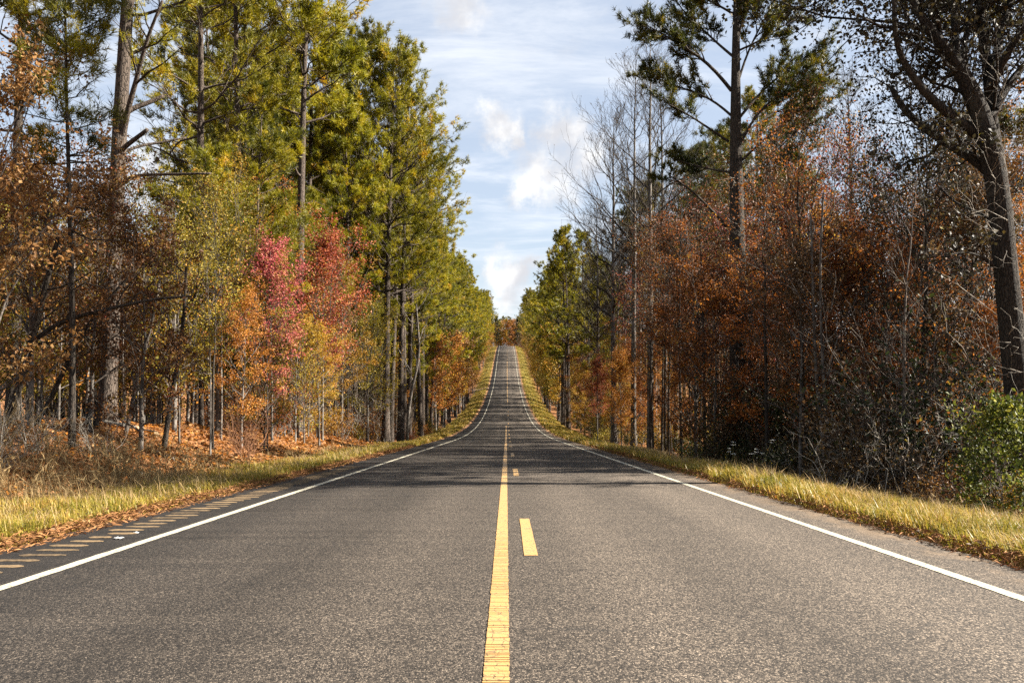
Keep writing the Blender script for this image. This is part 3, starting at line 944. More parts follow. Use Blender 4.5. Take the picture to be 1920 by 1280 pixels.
def plant(proto, x, y, s=1.0, rz=None, leafm=None, name='tree', desc=None, cat='tree', tilt=0.0, z=None, barkm=None):
    """One tree or shrub as a top-level thing with its parts; meshes are shared between alike trees."""
    rz = rng.uniform(0, 6.28) if rz is None else rz
    z = float(ground_z(x, y)) if z is None else z
    p = PROTO[proto]
    if p[0] == 'flat':
        o = link(name, p[1])
        o.location = (x, y, z)
        o.rotation_euler = (tilt, tilt * 0.5, rz)
        o.scale = (s, s, s)
        if leafm:
            leaf_slot(o, leafm, 2)
        r = o
    else:
        r = empty(name, (x, y, z), rz, s)
        r.rotation_euler = (tilt, tilt * 0.6, rz)
        if p[0] == 'parts':
            t = link('trunk', p[1], r)
            if barkm:
                leaf_slot(t, barkm)
            if p[2]:
                b = link('branches', p[2], r)
                if barkm:
                    leaf_slot(b, barkm)
            if p[3]:
                c = link('crown', p[3], r)
                if leafm:
                    leaf_slot(c, leafm)
        else:
            link('stems', p[1], r)
            if p[2]:
                c = link('leaves', p[2], r)
                if leafm:
                    leaf_slot(c, leafm)
    r['category'] = cat
    if desc:
        THINGS.append((r, desc, 'L' if x < 0 else 'R', x, y))
    return r


def one_off(name, loc, parts, label, cat, group=None, rz=0.0):
    """A thing built once: parts = [(part name, MB, material, smooth)]."""
    r = empty(name, loc, rz)
    for pn, mb, mt, sm in parts:
        if mb is not None and mb.n:
            link(pn, mb.mesh(pn, [mt], sm), r)
    return tag(r, label, cat, group)


TAKEN = []


def free(x, y, dmin):
    for (a, b) in TAKEN:
        if (a - x) ** 2 + (b - y) ** 2 < dmin * dmin:
            return False
    return True


def at(px, Y):
    return (px - VX) / F * Y


def path_tube(pts, radii, k=6, n=10, cap=False):
    """Smooth tube through hand-placed points."""
    pts = np.asarray(pts, float)
    radii = np.asarray(radii, float)
    L = np.concatenate([[0], np.cumsum(np.linalg.norm(np.diff(pts, axis=0), axis=1))])
    u = np.linspace(0, L[-1], n)
    P = np.stack([np.interp(u, L, pts[:, i]) for i in range(3)], -1)
    R = np.interp(u, L, radii)
    for _ in range(2):
        P[1:-1] = 0.25 * P[:-2] + 0.5 * P[1:-1] + 0.25 * P[2:]
    return P[None], R[None], tubes(P[None], R[None], k, cap=cap)


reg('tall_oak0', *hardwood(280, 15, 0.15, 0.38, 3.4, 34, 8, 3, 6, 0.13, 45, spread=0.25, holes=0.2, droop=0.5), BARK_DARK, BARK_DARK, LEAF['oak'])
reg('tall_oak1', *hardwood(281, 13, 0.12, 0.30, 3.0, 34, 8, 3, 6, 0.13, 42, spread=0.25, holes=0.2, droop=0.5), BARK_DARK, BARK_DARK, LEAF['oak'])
reg('cedar', *pine(150, 20, 0.25, 0.06, 3.4, 70, 7, 7, 6, 0.42, 0.09, sides=5, dead=0, lowthin=0.0, shape=0.9), BARK_DARK, flat=True)
for i, (H, cb, Rx, nl) in enumerate(((14, 0.50, 1.7, 30), (12, 0.42, 1.6, 28), (16, 0.55, 1.8, 30))):
    reg('pole%d' % i, *hardwood(290 + i, H, 0.085, cb, Rx, nl, 5, 3, 7, 0.11, 42, spread=0.25, holes=0.3, lean=0.012 * (i - 1)), BARK_DARK, BARK_DARK, LEAF['rust'])
reg('full_pine', *pine(170, 27, 0.29, 0.36, 5.7, 78, 9, 14, 9, 0.30, 0.034, shape=0.7), BARK_PINE)
# slender maples for the bright crowns on the left
for i, (H, cb, Rx, nl) in enumerate(((9, 0.30, 1.55, 34), (9.5, 0.36, 1.65, 36))):
    reg('slender%d' % i, *hardwood(260 + i, H, 0.07, cb, Rx, nl, 7, 5, 10, 0.11, 34, spread=0.19, holes=0.1), BARK_GREY, BARK_TWIG, LEAF['red'])

# ------------------------------------------------------------------ the big pine on the left: long bole, a few heavy dead limbs, thin crown
def px_path(pts, Y, dY=0.0):
    n = len(pts)
    return np.array([W(p[0], p[1], Y + dY * i / max(n - 1, 1)) for i, p in enumerate(pts)])


def tufted(limbs, g, nsub=9, ntuft=8, t0=0.45, K=12, ln=0.2, wd=0.012, lf=0.3):
    """Side shoots and needle tufts on hand-placed limbs [(P, R)]."""
    br, cr = MB(), MB()
    for P, R in limbs:
        SP, SR = spawn(P, R, nsub, t0, 1.0, 45, lf, g, N=4, up=0.2, curv=0.2, wob=0.2, minr=0.006, flat=0.4, taper=False)
        br.merge(tubes(SP, SR, 3))
        pi = np.repeat(np.arange(len(SP)), ntuft)
        q, T, _ = along(SP, SR, pi, g.uniform(0.3, 1.0, len(pi)))
        q = q + g.normal(0, 0.06, q.shape)
        cr.merge(needles(q, norm(T + g.normal(0, 0.5, T.shape) + np.array([0, 0, 0.4])), g, K, ln, wd, tint=np.clip(g.normal(0.45, 0.2, len(pi)), 0, 1)))
    return br, cr


def build_left_pine():
    g = np.random.default_rng(11)
    Y = 28.0
    gz = float(ground_z(at(203, Y), Y))
    base = W(203, 852, Y)
    root = np.array([base[0], Y, gz - 0.3])
    pts = [root, root + np.array([0, 0, 0.7]), W(207, 700, Y), W(214, 450, Y), W(220, 250, Y), W(228, 80, Y), W(238, -120, Y), W(246, -330, Y), W(250, -480, Y)]
    rad = [0.44, 0.31, 0.265, 0.24, 0.225, 0.20, 0.16, 0.10, 0.03]
    P, R, tm = path_tube(pts, rad, 10, 26)
    r = empty('pine_tree', tuple(root + np.array([0, 0, 0.3])))
    off = np.array(r.location)

    def put(n, mb, mat, smooth=True):
        if mb.n:
            mb.v = [v - off for v in mb.v]
            return link(n, mb.mesh(n, [mat], smooth), r)
    put('trunk', tm, BARK_PINE)
    L = [([(225, 215), (245, 200), (275, 190), (303, 176)], 0.5, 0.10, 0.06),
         ([(215, 290), (235, 270), (255, 255), (273, 241)], -0.6, 0.085, 0.06),
         ([(226, 285), (255, 272), (295, 266), (345, 256)], 1.0, 0.06, 0.03),
         ([(213, 355), (232, 335), (250, 326), (300, 326), (392, 324)], -1.0, 0.085, 0.035),
         ([(225, 270), (236, 190), (252, 150), (262, 90), (280, 40), (298, -5)], -1.6, 0.10, 0.035),
         ([(222, 105), (246, 95), (275, 80), (300, 70)], 0.6, 0.07, 0.03),
         ([(232, 20), (245, -10), (255, -60)], 0.3, 0.08, 0.04)]
    tips = []
    for pts, dY, ra, rb in L:
        P2, R2, m2 = path_tube(px_path(pts, Y, dY), np.linspace(ra, rb, len(pts)), 6, 10, cap=True)
        put('limb', m2, BARK_PINE)
        tips.append((P2, R2))
    n = 30
    t = np.sort(g.uniform(0.60, 0.97, n))
    p, T, rr = along(P, R, np.zeros(n, int), t)
    az = np.arange(n) * 2.4
    el = np.radians(10 + 40 * (t - 0.6) / 0.37)
    d = np.stack([np.cos(az) * np.cos(el), np.sin(az) * np.cos(el), np.sin(el)], -1)
    LP, LR = grow(p, d, 3.6 * (1.25 - t) * 1.8 * g.uniform(0.6, 1.1, n), rr * 0.35, np.full(n, 0.01), 7, 0.15, 0.2, g)
    bm = tubes(LP, LR, 4)
    b1, c1 = tufted([(LP, LR)], g, 9, 10, 0.3, 11, 0.26, 0.022)
    b2, c2 = tufted([tips[4], tips[5]], g, 8, 8, 0.35, 11, 0.24, 0.018)
    put('branches', bm.merge(b1).merge(b2), BARK_DARK)
    put('crown', c1.merge(c2), M_PINE, False)
    tag(r, 'thick-barked pine with bare stubby limbs jutting towards the road beside the fallen logs', 'tree')
    TAKEN.append((root[0], Y))


build_left_pine()


def build_right_pine():
    g = np.random.default_rng(12)
    Y = 34.0
    X = at(1385, Y)
    gz = float(ground_z(X, Y))
    pts = [np.array([X, Y, gz - 0.3]), np.array([X, Y, gz + 0.7]), W(1384, 700, Y), W(1386, 480, Y), W(1383, 300, Y), W(1384, 150, Y), W(1386, 20, Y), W(1390, -120, Y), W(1392, -220, Y)]
    P, R, tm = path_tube(pts, [0.46, 0.36, 0.33, 0.30, 0.24, 0.18, 0.13, 0.08, 0.02], 10, 28)
    r = empty('pine_tree', (X, Y, gz))
    off = np.array(r.location)

    def put(n, mb, mat, smooth=True):
        if mb.n:
            mb.v = [v - off for v in mb.v]
            return link(n, mb.mesh(n, [mat], smooth), r)
    put('trunk', tm, BARK_DARK)
    # limbs measured from the photograph: (path, depth run, radii, tufted from, shoots)
    L = [([(1376, 165), (1345, 125), (1310, 95), (1275, 75), (1245, 55), (1222, 44)], -1.5, 0.075, 0.02, 0.4, 16),
         ([(1380, 100), (1350, 75), (1325, 50), (1290, 20), (1270, -10)], 1.0, 0.06, 0.02, 0.25, 14),
         ([(1378, 215), (1345, 185), (1310, 168), (1262, 155), (1225, 135)], 1.5, 0.06, 0.02, 0.3, 12),
         ([(1370, 262), (1330, 235), (1290, 208), (1255, 190)], -0.8, 0.055, 0.018, 0.55, 5),
         ([(1372, 320), (1340, 316), (1300, 306), (1268, 296)], 1.2, 0.05, 0.018, 0.4, 8),
         ([(1366, 425), (1340, 395), (1300, 355), (1255, 325)], -1.0, 0.06, 0.025, 0.9, 2),
         ([(1392, 215), (1420, 180), (1455, 145), (1490, 122), (1530, 100)], 1.2, 0.06, 0.02, 0.35, 14),
         ([(1390, 270), (1415, 220), (1450, 180), (1495, 160), (1550, 148)], -1.0, 0.06, 0.02, 0.4, 14),
         ([(1388, 150), (1405, 95), (1430, 45), (1450, 10), (1470, -30)], 0.8, 0.055, 0.018, 0.3, 12),
         ([(1390, 60), (1400, 20), (1420, -30)], -0.6, 0.05, 0.018, 0.3, 10),
         ([(1395, 250), (1440, 215), (1480, 195), (1540, 190)], 1.8, 0.05, 0.018, 0.5, 10),
         ([(1392, 300), (1440, 255), (1490, 220), (1530, 175)], -1.6, 0.05, 0.018, 0.55, 10),
         ([(1400, 330), (1450, 290), (1500, 240), (1525, 222)], 0.5, 0.05, 0.02, 0.7, 5),
         ([(1384, 20), (1350, 0), (1310, -20), (1280, -40)], -0.5, 0.05, 0.018, 0.25, 12),
         ([(1386, 90), (1430, 70), (1475, 40), (1515, 20)], 0.9, 0.05, 0.018, 0.35, 12)]
    bm, cm = MB(), MB()
    for pts, dY, ra, rb, t0, ns in L:
        P2, R2, m2 = path_tube(px_path(pts, Y, dY), np.linspace(ra, rb, len(pts)), 6, 10)
        put('limb', m2, BARK_DARK)
        b, c = tufted([(P2, R2)], g, int(ns * 2.0), 18, t0 * 0.9, 12, 0.25, 0.028, lf=0.28)
        bm.merge(b)
        cm.merge(c)
    n = 16
    t = np.sort(g.uniform(0.80, 0.97, n))
    p, T, rr = along(P, R, np.zeros(n, int), t)
    az = np.arange(n) * 2.4
    d = np.stack([np.cos(az) * 0.85, np.sin(az) * 0.85, np.full(n, 0.5)], -1)
    LP, LR = grow(p, d, g.uniform(1.5, 3.0, n), rr * 0.4, np.full(n, 0.01), 6, 0.15, 0.2, g)
    bm.merge(tubes(LP, LR, 4))
    b, c = tufted([(LP, LR)], g, 8, 8, 0.3)
    bm.merge(b)
    cm.merge(c)
    # bare vine stems and twigs clothing the bole
    nv = 90
    pv, T, rr = along(P, R, np.zeros(nv, int), g.uniform(0.12, 0.62, nv))
    dv = norm(g.normal(0, 1, (nv, 3)) * np.array([1, 1, 0.5]) + np.array([0, 0, 0.2]))
    VP, VR = grow(pv, dv, g.uniform(0.5, 1.8, nv), np.full(nv, 0.010), np.full(nv, 0.004), 5, -0.25, 0.5, g)
    put('vine_stems', tubes(VP, VR, 3).merge(tubes(*spawn(VP, VR, 4, 0.2, 1, 50, 0.5, g, N=3, minr=0.003), 3)), BARK_PALE)
    put('branches', bm, BARK_DARK)
    put('crown', cm, M_PINE_MIX, False)
    tag(r, 'tall dark pine with long upswept limbs and sparse mottled needles above rust-coloured trees', 'tree')
    TAKEN.append((X, Y))


build_right_pine()


def build_oak():
    g = np.random.default_rng(13)
    Y = 17.5
    X = at(1925, Y)
    gz = float(ground_z(X, Y))
    r = empty('oak_tree', (X, Y, gz))
    off = np.array(r.location)

    def put(n, mb, mat, smooth=True):
        if mb.n:
            mb.v = [v - off for v in mb.v]
            return link(n, mb.mesh(n, [mat], smooth), r)
    pts = np.vstack([[np.array([X + 0.05, Y, gz - 0.3])], px_path([(1922, 860), (1908, 700), (1893, 520), (1880, 350), (1864, 255), (1838, 175), (1803, 105), (1762, 62), (1735, 20), (1700, -60), (1660, -150)], Y, -0.5)])
    P, R, tm = path_tube(pts, [0.40, 0.29, 0.245, 0.225, 0.215, 0.205, 0.18, 0.14, 0.105, 0.085, 0.06, 0.03], 10, 34)
    put('trunk', tm, BARK_OAK)
    L = [([(1885, 330), (1870, 230), (1866, 155), (1858, 60), (1845, -10), (1840, -90)], 0.8, 0.14, 0.06),
         ([(1868, 160), (1880, 100), (1890, 50), (1908, -5), (1930, -80)], 1.2, 0.10, 0.06),
         ([(1872, 150), (1900, 95), (1935, 40), (1975, -10)], -0.8, 0.09, 0.05),
         ([(1876, 200), (1910, 140), (1960, 90), (2010, 60)], 0.6, 0.085, 0.05),
         ([(1802, 105), (1803, 50), (1802, -10), (1795, -100)], 0.5, 0.10, 0.05),
         ([(1812, 112), (1824, 60), (1833, 0), (1840, -70)], 1.0, 0.07, 0.04),
         ([(1775, 72), (1772, 30), (1760, -20)], -0.6, 0.06, 0.03),
         ([(1800, 100), (1760, 90), (1715, 72), (1690, 60)], 0.7, 0.05, 0.02),
         ([(1750, 50), (1715, 40), (1665, 45), (1620, 20)], -0.9, 0.05, 0.02),
         ([(1840, 180), (1800, 160), (1758, 150), (1720, 120)], 1.1, 0.045, 0.015),
         ([(1774, 259), (1750, 290), (1705, 300), (1670, 330)], 1.0, 0.04, 0.012),
         ([(1815, 281), (1800, 240), (1770, 215)], -0.8, 0.035, 0.012),
         ([(1890, 430), (1850, 400), (1800, 380), (1760, 340)], 1.4, 0.05, 0.015),
         ([(1893, 520), (1850, 480), (1815, 470), (1770, 480)], -0.8, 0.04, 0.012),
         ([(1862, 260), (1827, 240), (1785, 205), (1750, 178), (1715, 131), (1688, 84), (1686, 40), (1688, -40)], -1.0, 0.115, 0.035),
         ([(1878, 335), (1859, 312), (1815, 281), (1774, 259), (1734, 231), (1696, 194), (1679, 156)], 0.9, 0.12, 0.055)]
    limbs = [(P[:, 18:], R[:, 18:])]
    for pts, dY, ra, rb in L:
        P2, R2, m2 = path_tube(px_path(pts, Y, dY), np.linspace(ra, rb, len(pts)), 8, 14, cap=True)
        put('limb', m2, BARK_OAK)
        limbs.append((P2, R2))
    bm, cm = MB(), MB()
    for P2, R2 in limbs:
        SP, SR = spawn(P2, R2, 9, 0.15, 1.0, 55, 0.42, g, N=5, up=0.05, curv=-0.05, wob=0.35, rf=0.3, minr=0.009, taper=False)
        bm.merge(tubes(SP, SR, 4))
        TP, TR = spawn(SP, SR, 7, 0.15, 1.0, 48, 0.45, g, N=4, up=0.0, curv=-0.05, wob=0.3, minr=0.004)
        bm.merge(tubes(TP, TR, 3))
        UP, UR = spawn(TP, TR, 4, 0.2, 1.0, 48, 0.5, g, N=3, up=0.0, wob=0.3, minr=0.003)
        bm.merge(tubes(UP, UR, 3))
        pi = np.where(g.random(len(UP)) < 0.55)[0]
        pi = np.repeat(pi, 2)
        c, _, _ = along(UP, UR, pi, g.uniform(0.3, 1, len(pi)))
        cm.merge(leaves(c + g.normal(0, 0.07, c.shape), 0.088, g, aspect=0.75, droop=0.6))
    # thin bare sprouts and vines clothing the trunk
    nv = 70
    pv, T, rr = along(P, R, np.zeros(nv, int), g.uniform(0.08, 0.62, nv))
    dv = norm(g.normal(0, 1, (nv, 3)) * np.array([1, 1, 0.6]) + np.array([-0.1, 0, 0.5]))
    VP, VR = grow(pv, dv, g.uniform(0.5, 2.0, nv), np.full(nv, 0.008), np.full(nv, 0.0035), 6, -0.15, 0.5, g)
    put('vine_stems', tubes(VP, VR, 3).merge(tubes(*spawn(VP, VR, 5, 0.2, 1, 50, 0.5, g, N=4, wob=0.4, minr=0.003), 3)), BARK_PALE)
    # the high crown above the limbs, dense enough to shade what lies across the road
    n = 46
    nodes = px_path([(1840, -90), (1930, -80), (1795, -100), (1700, -60), (1660, -150), (1975, -10)], Y, 0)
    pv = nodes[g.integers(0, len(nodes), n)] + g.normal(0, 0.5, (n, 3))
    dv = norm(g.normal(0, 1, (n, 3)) * np.array([1, 0.8, 0.5]) + np.array([0.0, 0.9, 0.55]))
    HP, HR = grow(pv, dv, g.uniform(2.5, 5.5, n), np.full(n, 0.045), np.full(n, 0.01), 6, 0.05, 0.25, g)
    bm.merge(tubes(HP, HR, 4))
    SP, SR = spawn(HP, HR, 9, 0.15, 1.0, 50, 0.4, g, N=4, wob=0.3, minr=0.005)
    bm.merge(tubes(SP, SR, 3))
    pi = np.repeat(np.arange(len(SP)), 34)
    c, _, _ = along(SP, SR, pi, g.uniform(0.1, 1, len(pi)))
    cm.merge(leaves(c + g.normal(0, 0.2, c.shape), 0.105, g, aspect=0.75, droop=0.4))
    put('branches', bm, BARK_OAK)
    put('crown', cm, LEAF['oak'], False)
    tag(r, 'big dark oak with a curving forked trunk and few hanging leaves behind the green bush', 'tree')
    TAKEN.append((X, Y))


build_oak()

# slim pine near the left verge and other hand-placed trees -----------------------------------
def hero(proto, px, Y, label, leafm=None, s=1.0, rz=None, name='tree', cat='tree', tilt=0.0, barkm=None):
    x = at(px, Y)
    r = plant(proto, x, Y, s, rz, leafm, name, None, cat, tilt, barkm=barkm)
    r['label'] = label
    TAKEN.append((x, Y))
    return r


hero('slim_pine0', 140, 20.5, 'slim dark-stemmed pine close to the verge with needles only on its upper half', None, 0.95, 1.0, 'pine_tree')
hero('leafy3', -40, 18.5, 'bronze-leaved tree with a broad sunlit crown hanging over the tall dry grass', LEAF['bronze'], 0.88, 0.5, 'broadleaf_tree')
hero('leafy1', 62, 21.5, 'bronze and tan tree between the slim dark pine and the broad bronze crown', LEAF['bronze'], 0.80, 2.5, 'broadleaf_tree')
hero('leafy0', 175, 24.5, 'maroon-brown tree standing just in front of the thick-barked pine', LEAF['maroon'], 0.66, 1.0, 'broadleaf_tree')
hero('leafy3', 268, 23.5, 'low dark maroon tree between the thick-barked pine and the leaning black sapling', LEAF['maroon'], 0.66, 4.0, 'broadleaf_tree')
hero('leafy1', 330, 30.0, 'olive-yellow tree just behind the leaning black sapling', LEAF['olive'], 0.78, 3.0, 'broadleaf_tree')
hero('leafy0', 410, 33.0, 'olive and gold tree filling the gap before the pink maple', LEAF['olive'], 0.82, 5.0, 'broadleaf_tree')
hero('leafy2', 368, 40.0, 'pale gold tree half hidden by the olive trees before the pink maple', LEAF['gold'], 0.58, 5.0, 'broadleaf_tree')
hero('slender0', 512, 36.0, 'bright pink-red maple with a narrow crown', LEAF['pink'], 0.84, 1.0, 'maple_tree')
hero('slender1', 606, 44.0, 'deep red maple taller than the pink one and just beyond it', LEAF['red'], 1.04, 2.0, 'maple_tree')
hero('leafy1', 560, 41.0, 'gold tree squeezed between the pink maple and the deep red maple', LEAF['gold'], 0.62, 2.0, 'broadleaf_tree')
hero('leafy1', 498, 33.5, 'low olive-yellow tree in front of the pink maple trunk', LEAF['olive'], 0.48, 2.0, 'broadleaf_tree')
hero('leafy0', 600, 41.0, 'low gold tree in front of the deep red maple trunk', LEAF['gold'], 0.5, 4.0, 'broadleaf_tree')
hero('leafy0', 455, 31.0, 'small orange tree on the litter bank at the foot of the pink maple', LEAF['orange'], 0.5, 2.0, 'broadleaf_tree')
hero('leafy1', 690, 56.0, 'yellow-olive tree beyond the deep red maple at the foot of the tall pines', LEAF['olive'], 1.0, 2.0, 'broadleaf_tree')
hero('leafy2', 642, 52.0, 'gold tree right behind the deep red maple', LEAF['gold'], 0.85, 1.0, 'broadleaf_tree')
hero('full_pine', 724, 60.0, 'tall pine with the fullest rounded crown on the skyline of the sunlit side', None, 0.98, 0.4, 'pine_tree')
hero('tall_pine2', 752, 63.0, 'tall pine standing hard against the full-crowned skyline pine', None, 0.88, 2.4, 'pine_tree')
hero('tall_pine1', 560, 46.0, 'tall pine rising behind the gap between the pink and red maples', None, 1.12, 1.4, 'pine_tree')
hero('mid_pine0', 478, 38.0, 'half-grown yellow-green pine whose thin stem crosses the pink maple', None, 0.92, 1.4, 'pine_tree')
hero('tall_pine2', 372, 39.0, 'tall pine draped in yellow-green needles beside the gap of sky', None, 0.92, 0.8, 'pine_tree')
hero('full_pine', 664, 62.0, 'tall pine touching the near flank of the full-crowned skyline pine', None, 1.02, 5.2, 'pine_tree')
hero('tall_pine0', 448, 45.0, 'tall pine with a dark bole behind the half-grown yellow-green pine', None, 1.05, 3.9, 'pine_tree')
hero('tall_pine1', 652, 57.0, 'shaded darker pine behind the deep red maple', None, 0.84, 5.0, 'pine_tree')
hero('tall_pine1', 578, 58.0, 'tall pine filling the skyline above the deep red maple', None, 1.08, 2.0, 'pine_tree')
hero('mid_pine1', 600, 52.0, 'half-grown pine glowing behind the deep red maple crown', None, 1.0, 2.2, 'pine_tree')
hero('tall_pine1', 30, 27.0, 'dark pine whose crown hangs in the upper corner above the bronze tree', M_PINE_DARK, 0.78, 2.2, 'pine_tree', barkm=BARK_DARK)

hero('bare0', 1219, 56.0, 'tallest leafless grey tree with a straight pale bole before the rust trees', None, 1.08, 1.0, 'bare_tree')
hero('bare1', 1187, 59.0, 'leafless grey tree with a slim pale bole next to the tallest leafless one', None, 0.98, 2.0, 'bare_tree')
hero('bare2', 1150, 64.0, 'fan-crowned leafless tree at the edge of the open sky', None, 1.12, 3.0, 'bare_tree')
hero('bare0', 1122, 82.0, 'leafless tree farther up the shaded side with a thin crown on the sky', None, 0.9, 4.5, 'bare_tree')
hero('bare1', 1248, 60.0, 'leafless tree half hidden by the tallest leafless one and the rust trees', None, 0.95, 5.0, 'bare_tree')
hero('mid_pine0', 1118, 92.0, 'small green pine among the leafless grey trees', None, 1.15, 0.0, 'pine_tree')
hero('leafy1', 1304, 38.0, 'dark rust-red tree between the leafless trees and the tall dark pine', LEAF['rust'], 1.0, 1.2, 'broadleaf_tree')
hero('leafy3', 1340, 33.0, 'rust-brown tree whose crown hides the lower bole of the tall dark pine', LEAF['rust'], 0.78, 3.0, 'broadleaf_tree')
hero('leafy1', 1440, 31.0, 'bright orange tree just past the tall dark pine', LEAF['orange'], 0.78, 2.0, 'broadleaf_tree')
hero('leafy0', 1500, 37.0, 'tall rust tree behind the bright orange one', LEAF['rust'], 1.02, 4.0, 'broadleaf_tree')
hero('leafy2', 1590, 33.0, 'copper-orange tree rising behind the pale twin-stemmed saplings', LEAF['rust'], 0.78, 0.3, 'broadleaf_tree')
hero('leafy3', 1600, 26.0, 'pinkish orange tree above the tangled pale canes', LEAF['rust'], 0.74, 5.0, 'broadleaf_tree')
hero('leafy1', 1680, 28.0, 'brown-leaved tree between the copper tree and the dark oak', LEAF['brown'], 1.0, 1.0, 'broadleaf_tree')
hero('leafy0', 1500, 25.0, 'brown tree in shade behind the white-headed weeds', LEAF['brown'], 0.62, 2.0, 'broadleaf_tree')
hero('leafy2', 1760, 32.0, 'brown half-bare tree seen below the lowest oak limb', LEAF['brown'], 0.76, 1.0, 'broadleaf_tree')
hero('slender0', 1165, 58.0, 'small orange-pink maple glowing at the foot of the leafless trees', LEAF['orange'], 0.66, 1.0, 'maple_tree')
hero('slender1', 1120, 66.0, 'small crimson maple in the shade beside the orange-pink one', LEAF['red'], 0.62, 3.0, 'maple_tree')
hero('thin_bare0', 1765, 22.0, 'dark straight leafless stem standing alone between brown tree and oak', None, 1.05, 3.0, 'bare_tree', barkm=BARK_DARK)
hero('thin_bare1', 1690, 20.0, 'crooked pale leafless sapling rising from the tangled canes', None, 0.95, 1.0, 'bare_tree')
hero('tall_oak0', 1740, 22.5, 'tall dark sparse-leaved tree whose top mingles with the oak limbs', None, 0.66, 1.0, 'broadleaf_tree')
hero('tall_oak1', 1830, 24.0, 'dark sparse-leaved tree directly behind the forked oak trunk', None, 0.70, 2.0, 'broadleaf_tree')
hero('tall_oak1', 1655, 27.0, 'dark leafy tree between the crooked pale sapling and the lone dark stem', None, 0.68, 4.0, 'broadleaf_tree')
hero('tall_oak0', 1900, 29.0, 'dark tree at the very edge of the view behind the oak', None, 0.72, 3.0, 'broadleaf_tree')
hero('bare2', 1605, 42.0, 'leafless tree with its stem on the sky right of the tall dark pine', None, 0.86, 1.0, 'bare_tree', barkm=BARK_DARK)
hero('mid_pine1', 1500, 46.0, 'dark bushy pine behind the rust trees beyond the tall dark pine', M_PINE_MIX, 1.25, 1.0, 'pine_tree', barkm=BARK_DARK)

# leaning saplings by hand: dark stems in front of the lit left wood, pale twin stems on the right
def hand_sapling(paths, Y, label, bark, seed, leafm=None, n2=6, nl=0, name='sapling'):
    g = np.random.default_rng(seed)
    x0 = at(paths[0][0][0][0], Y)
    gz = float(ground_z(x0, Y))
    r = empty(name, (x0, Y, gz))
    off = np.array(r.location)
    bm, cm = MB(), MB()
    for pts, ra, rb in paths:
        W3 = px_path(pts, Y, g.uniform(-0.6, 0.6))
        if pts is paths[0][0] or pts[0][1] > 820:
            W3[0, 2] = float(ground_z(W3[0, 0], W3[0, 1])) - 0.15
        P, R, m = path_tube(W3, np.linspace(ra, rb, len(pts)), 7, 16)
        m.v = [v - off for v in m.v]
        link('stem', m.mesh('stem', [bark], True), r)
        SP, SR = spawn(P, R, n2, 0.35, 1.0, 50, 0.28, g, N=5, up=0.15, curv=0.05, wob=0.3, rf=0.45, minr=0.007, taper=False)
        bm.merge(tubes(SP, SR, 4))
        TP, TR = spawn(SP, SR, 5, 0.2, 1.0, 45, 0.45, g, N=3, wob=0.3, minr=0.004)
        bm.merge(tubes(TP, TR, 3))
        if nl:
            pi = np.repeat(np.arange(len(TP)), nl)
            c, _, _ = along(TP, TR, pi, g.uniform(0.2, 1, len(pi)))
            cm.merge(leaves(c + g.normal(0, 0.12, c.shape), 0.1, g))
    for nme, m, mt in (('branches', bm, bark), ('crown', cm, leafm)):
        if m.n:
            m.v = [v - off for v in m.v]
            link(nme, m.mesh(nme, [mt]), r)
    tag(r, label, 'tree')
    TAKEN.append((x0, Y))


hand_sapling([([(310, 868), (316, 800), (326, 730), (338, 660), (346, 590), (349, 500)], 0.085, 0.04)], 25.0, 'leaning black-stemmed sapling nearest the verge on the orange litter bank', BARK_DARK, 51, LEAF['olive'], 8, 4)
hand_sapling([([(238, 850), (246, 780), (262, 700), (285, 610), (300, 520)], 0.07, 0.03)], 26.0, 'thin leaning sapling between the thick-barked pine and the black-stemmed one', BARK_TWIG, 52, LEAF['maroon'], 8, 4)
hand_sapling([([(10, 860), (30, 760), (62, 640), (90, 520), (110, 440)], 0.10, 0.05), ([(62, 640), (120, 600), (200, 580), (290, 560), (360, 555)], 0.06, 0.025)], 21.0, 'dark sapling leaning across the shade with one long low branch', BARK_DARK, 53, LEAF['maroon'], 8, 4)
hand_sapling([([(40, 850), (80, 790), (120, 700), (170, 600), (240, 520)], 0.085, 0.03)], 23.0, 'dark stem leaning hard over towards the road behind the slim pine', BARK_DARK, 54, LEAF['maroon'], 8, 5)
hand_sapling([([(1552, 897), (1540, 800), (1530, 700), (1527, 560), (1524, 400)], 0.06, 0.03), ([(1562, 893), (1550, 790), (1542, 660), (1540, 500), (1548, 360)], 0.055, 0.025)], 24.0, 'pale twin-stemmed sapling curving up from the dry weeds', BARK_GREY, 55, LEAF['brown'], 8, 2)
hand_sapling([([(1278, 868), (1276, 780), (1274, 640), (1276, 480), (1280, 380)], 0.07, 0.03)], 42.0, 'thin dark stem between the tallest leafless tree and the rust trees', BARK_DARK, 56, LEAF['rust'], 7, 4)
hand_sapling([([(1322, 876), (1320, 800), (1321, 690), (1318, 560), (1316, 470)], 0.08, 0.03)], 37.0, 'black straight stem at the grass edge before the white-headed weeds', BARK_DARK, 57, LEAF['rust'], 7, 4)
hand_sapling([([(764, 836), (766, 770), (775, 715), (786, 680), (786, 640), (780, 570)], 0.13, 0.06)], 62.0, 'pale crooked-stemmed tree bent like an elbow among the tall pines', BARK_GREY, 58, LEAF['gold'], 8, 6)
hand_sapling([([(1405, 870), (1404, 780), (1406, 690), (1412, 560)], 0.12, 0.06)], 32.0, 'black stem standing close against the tall dark pine', BARK_DARK, 59, LEAF['rust'], 7, 4)

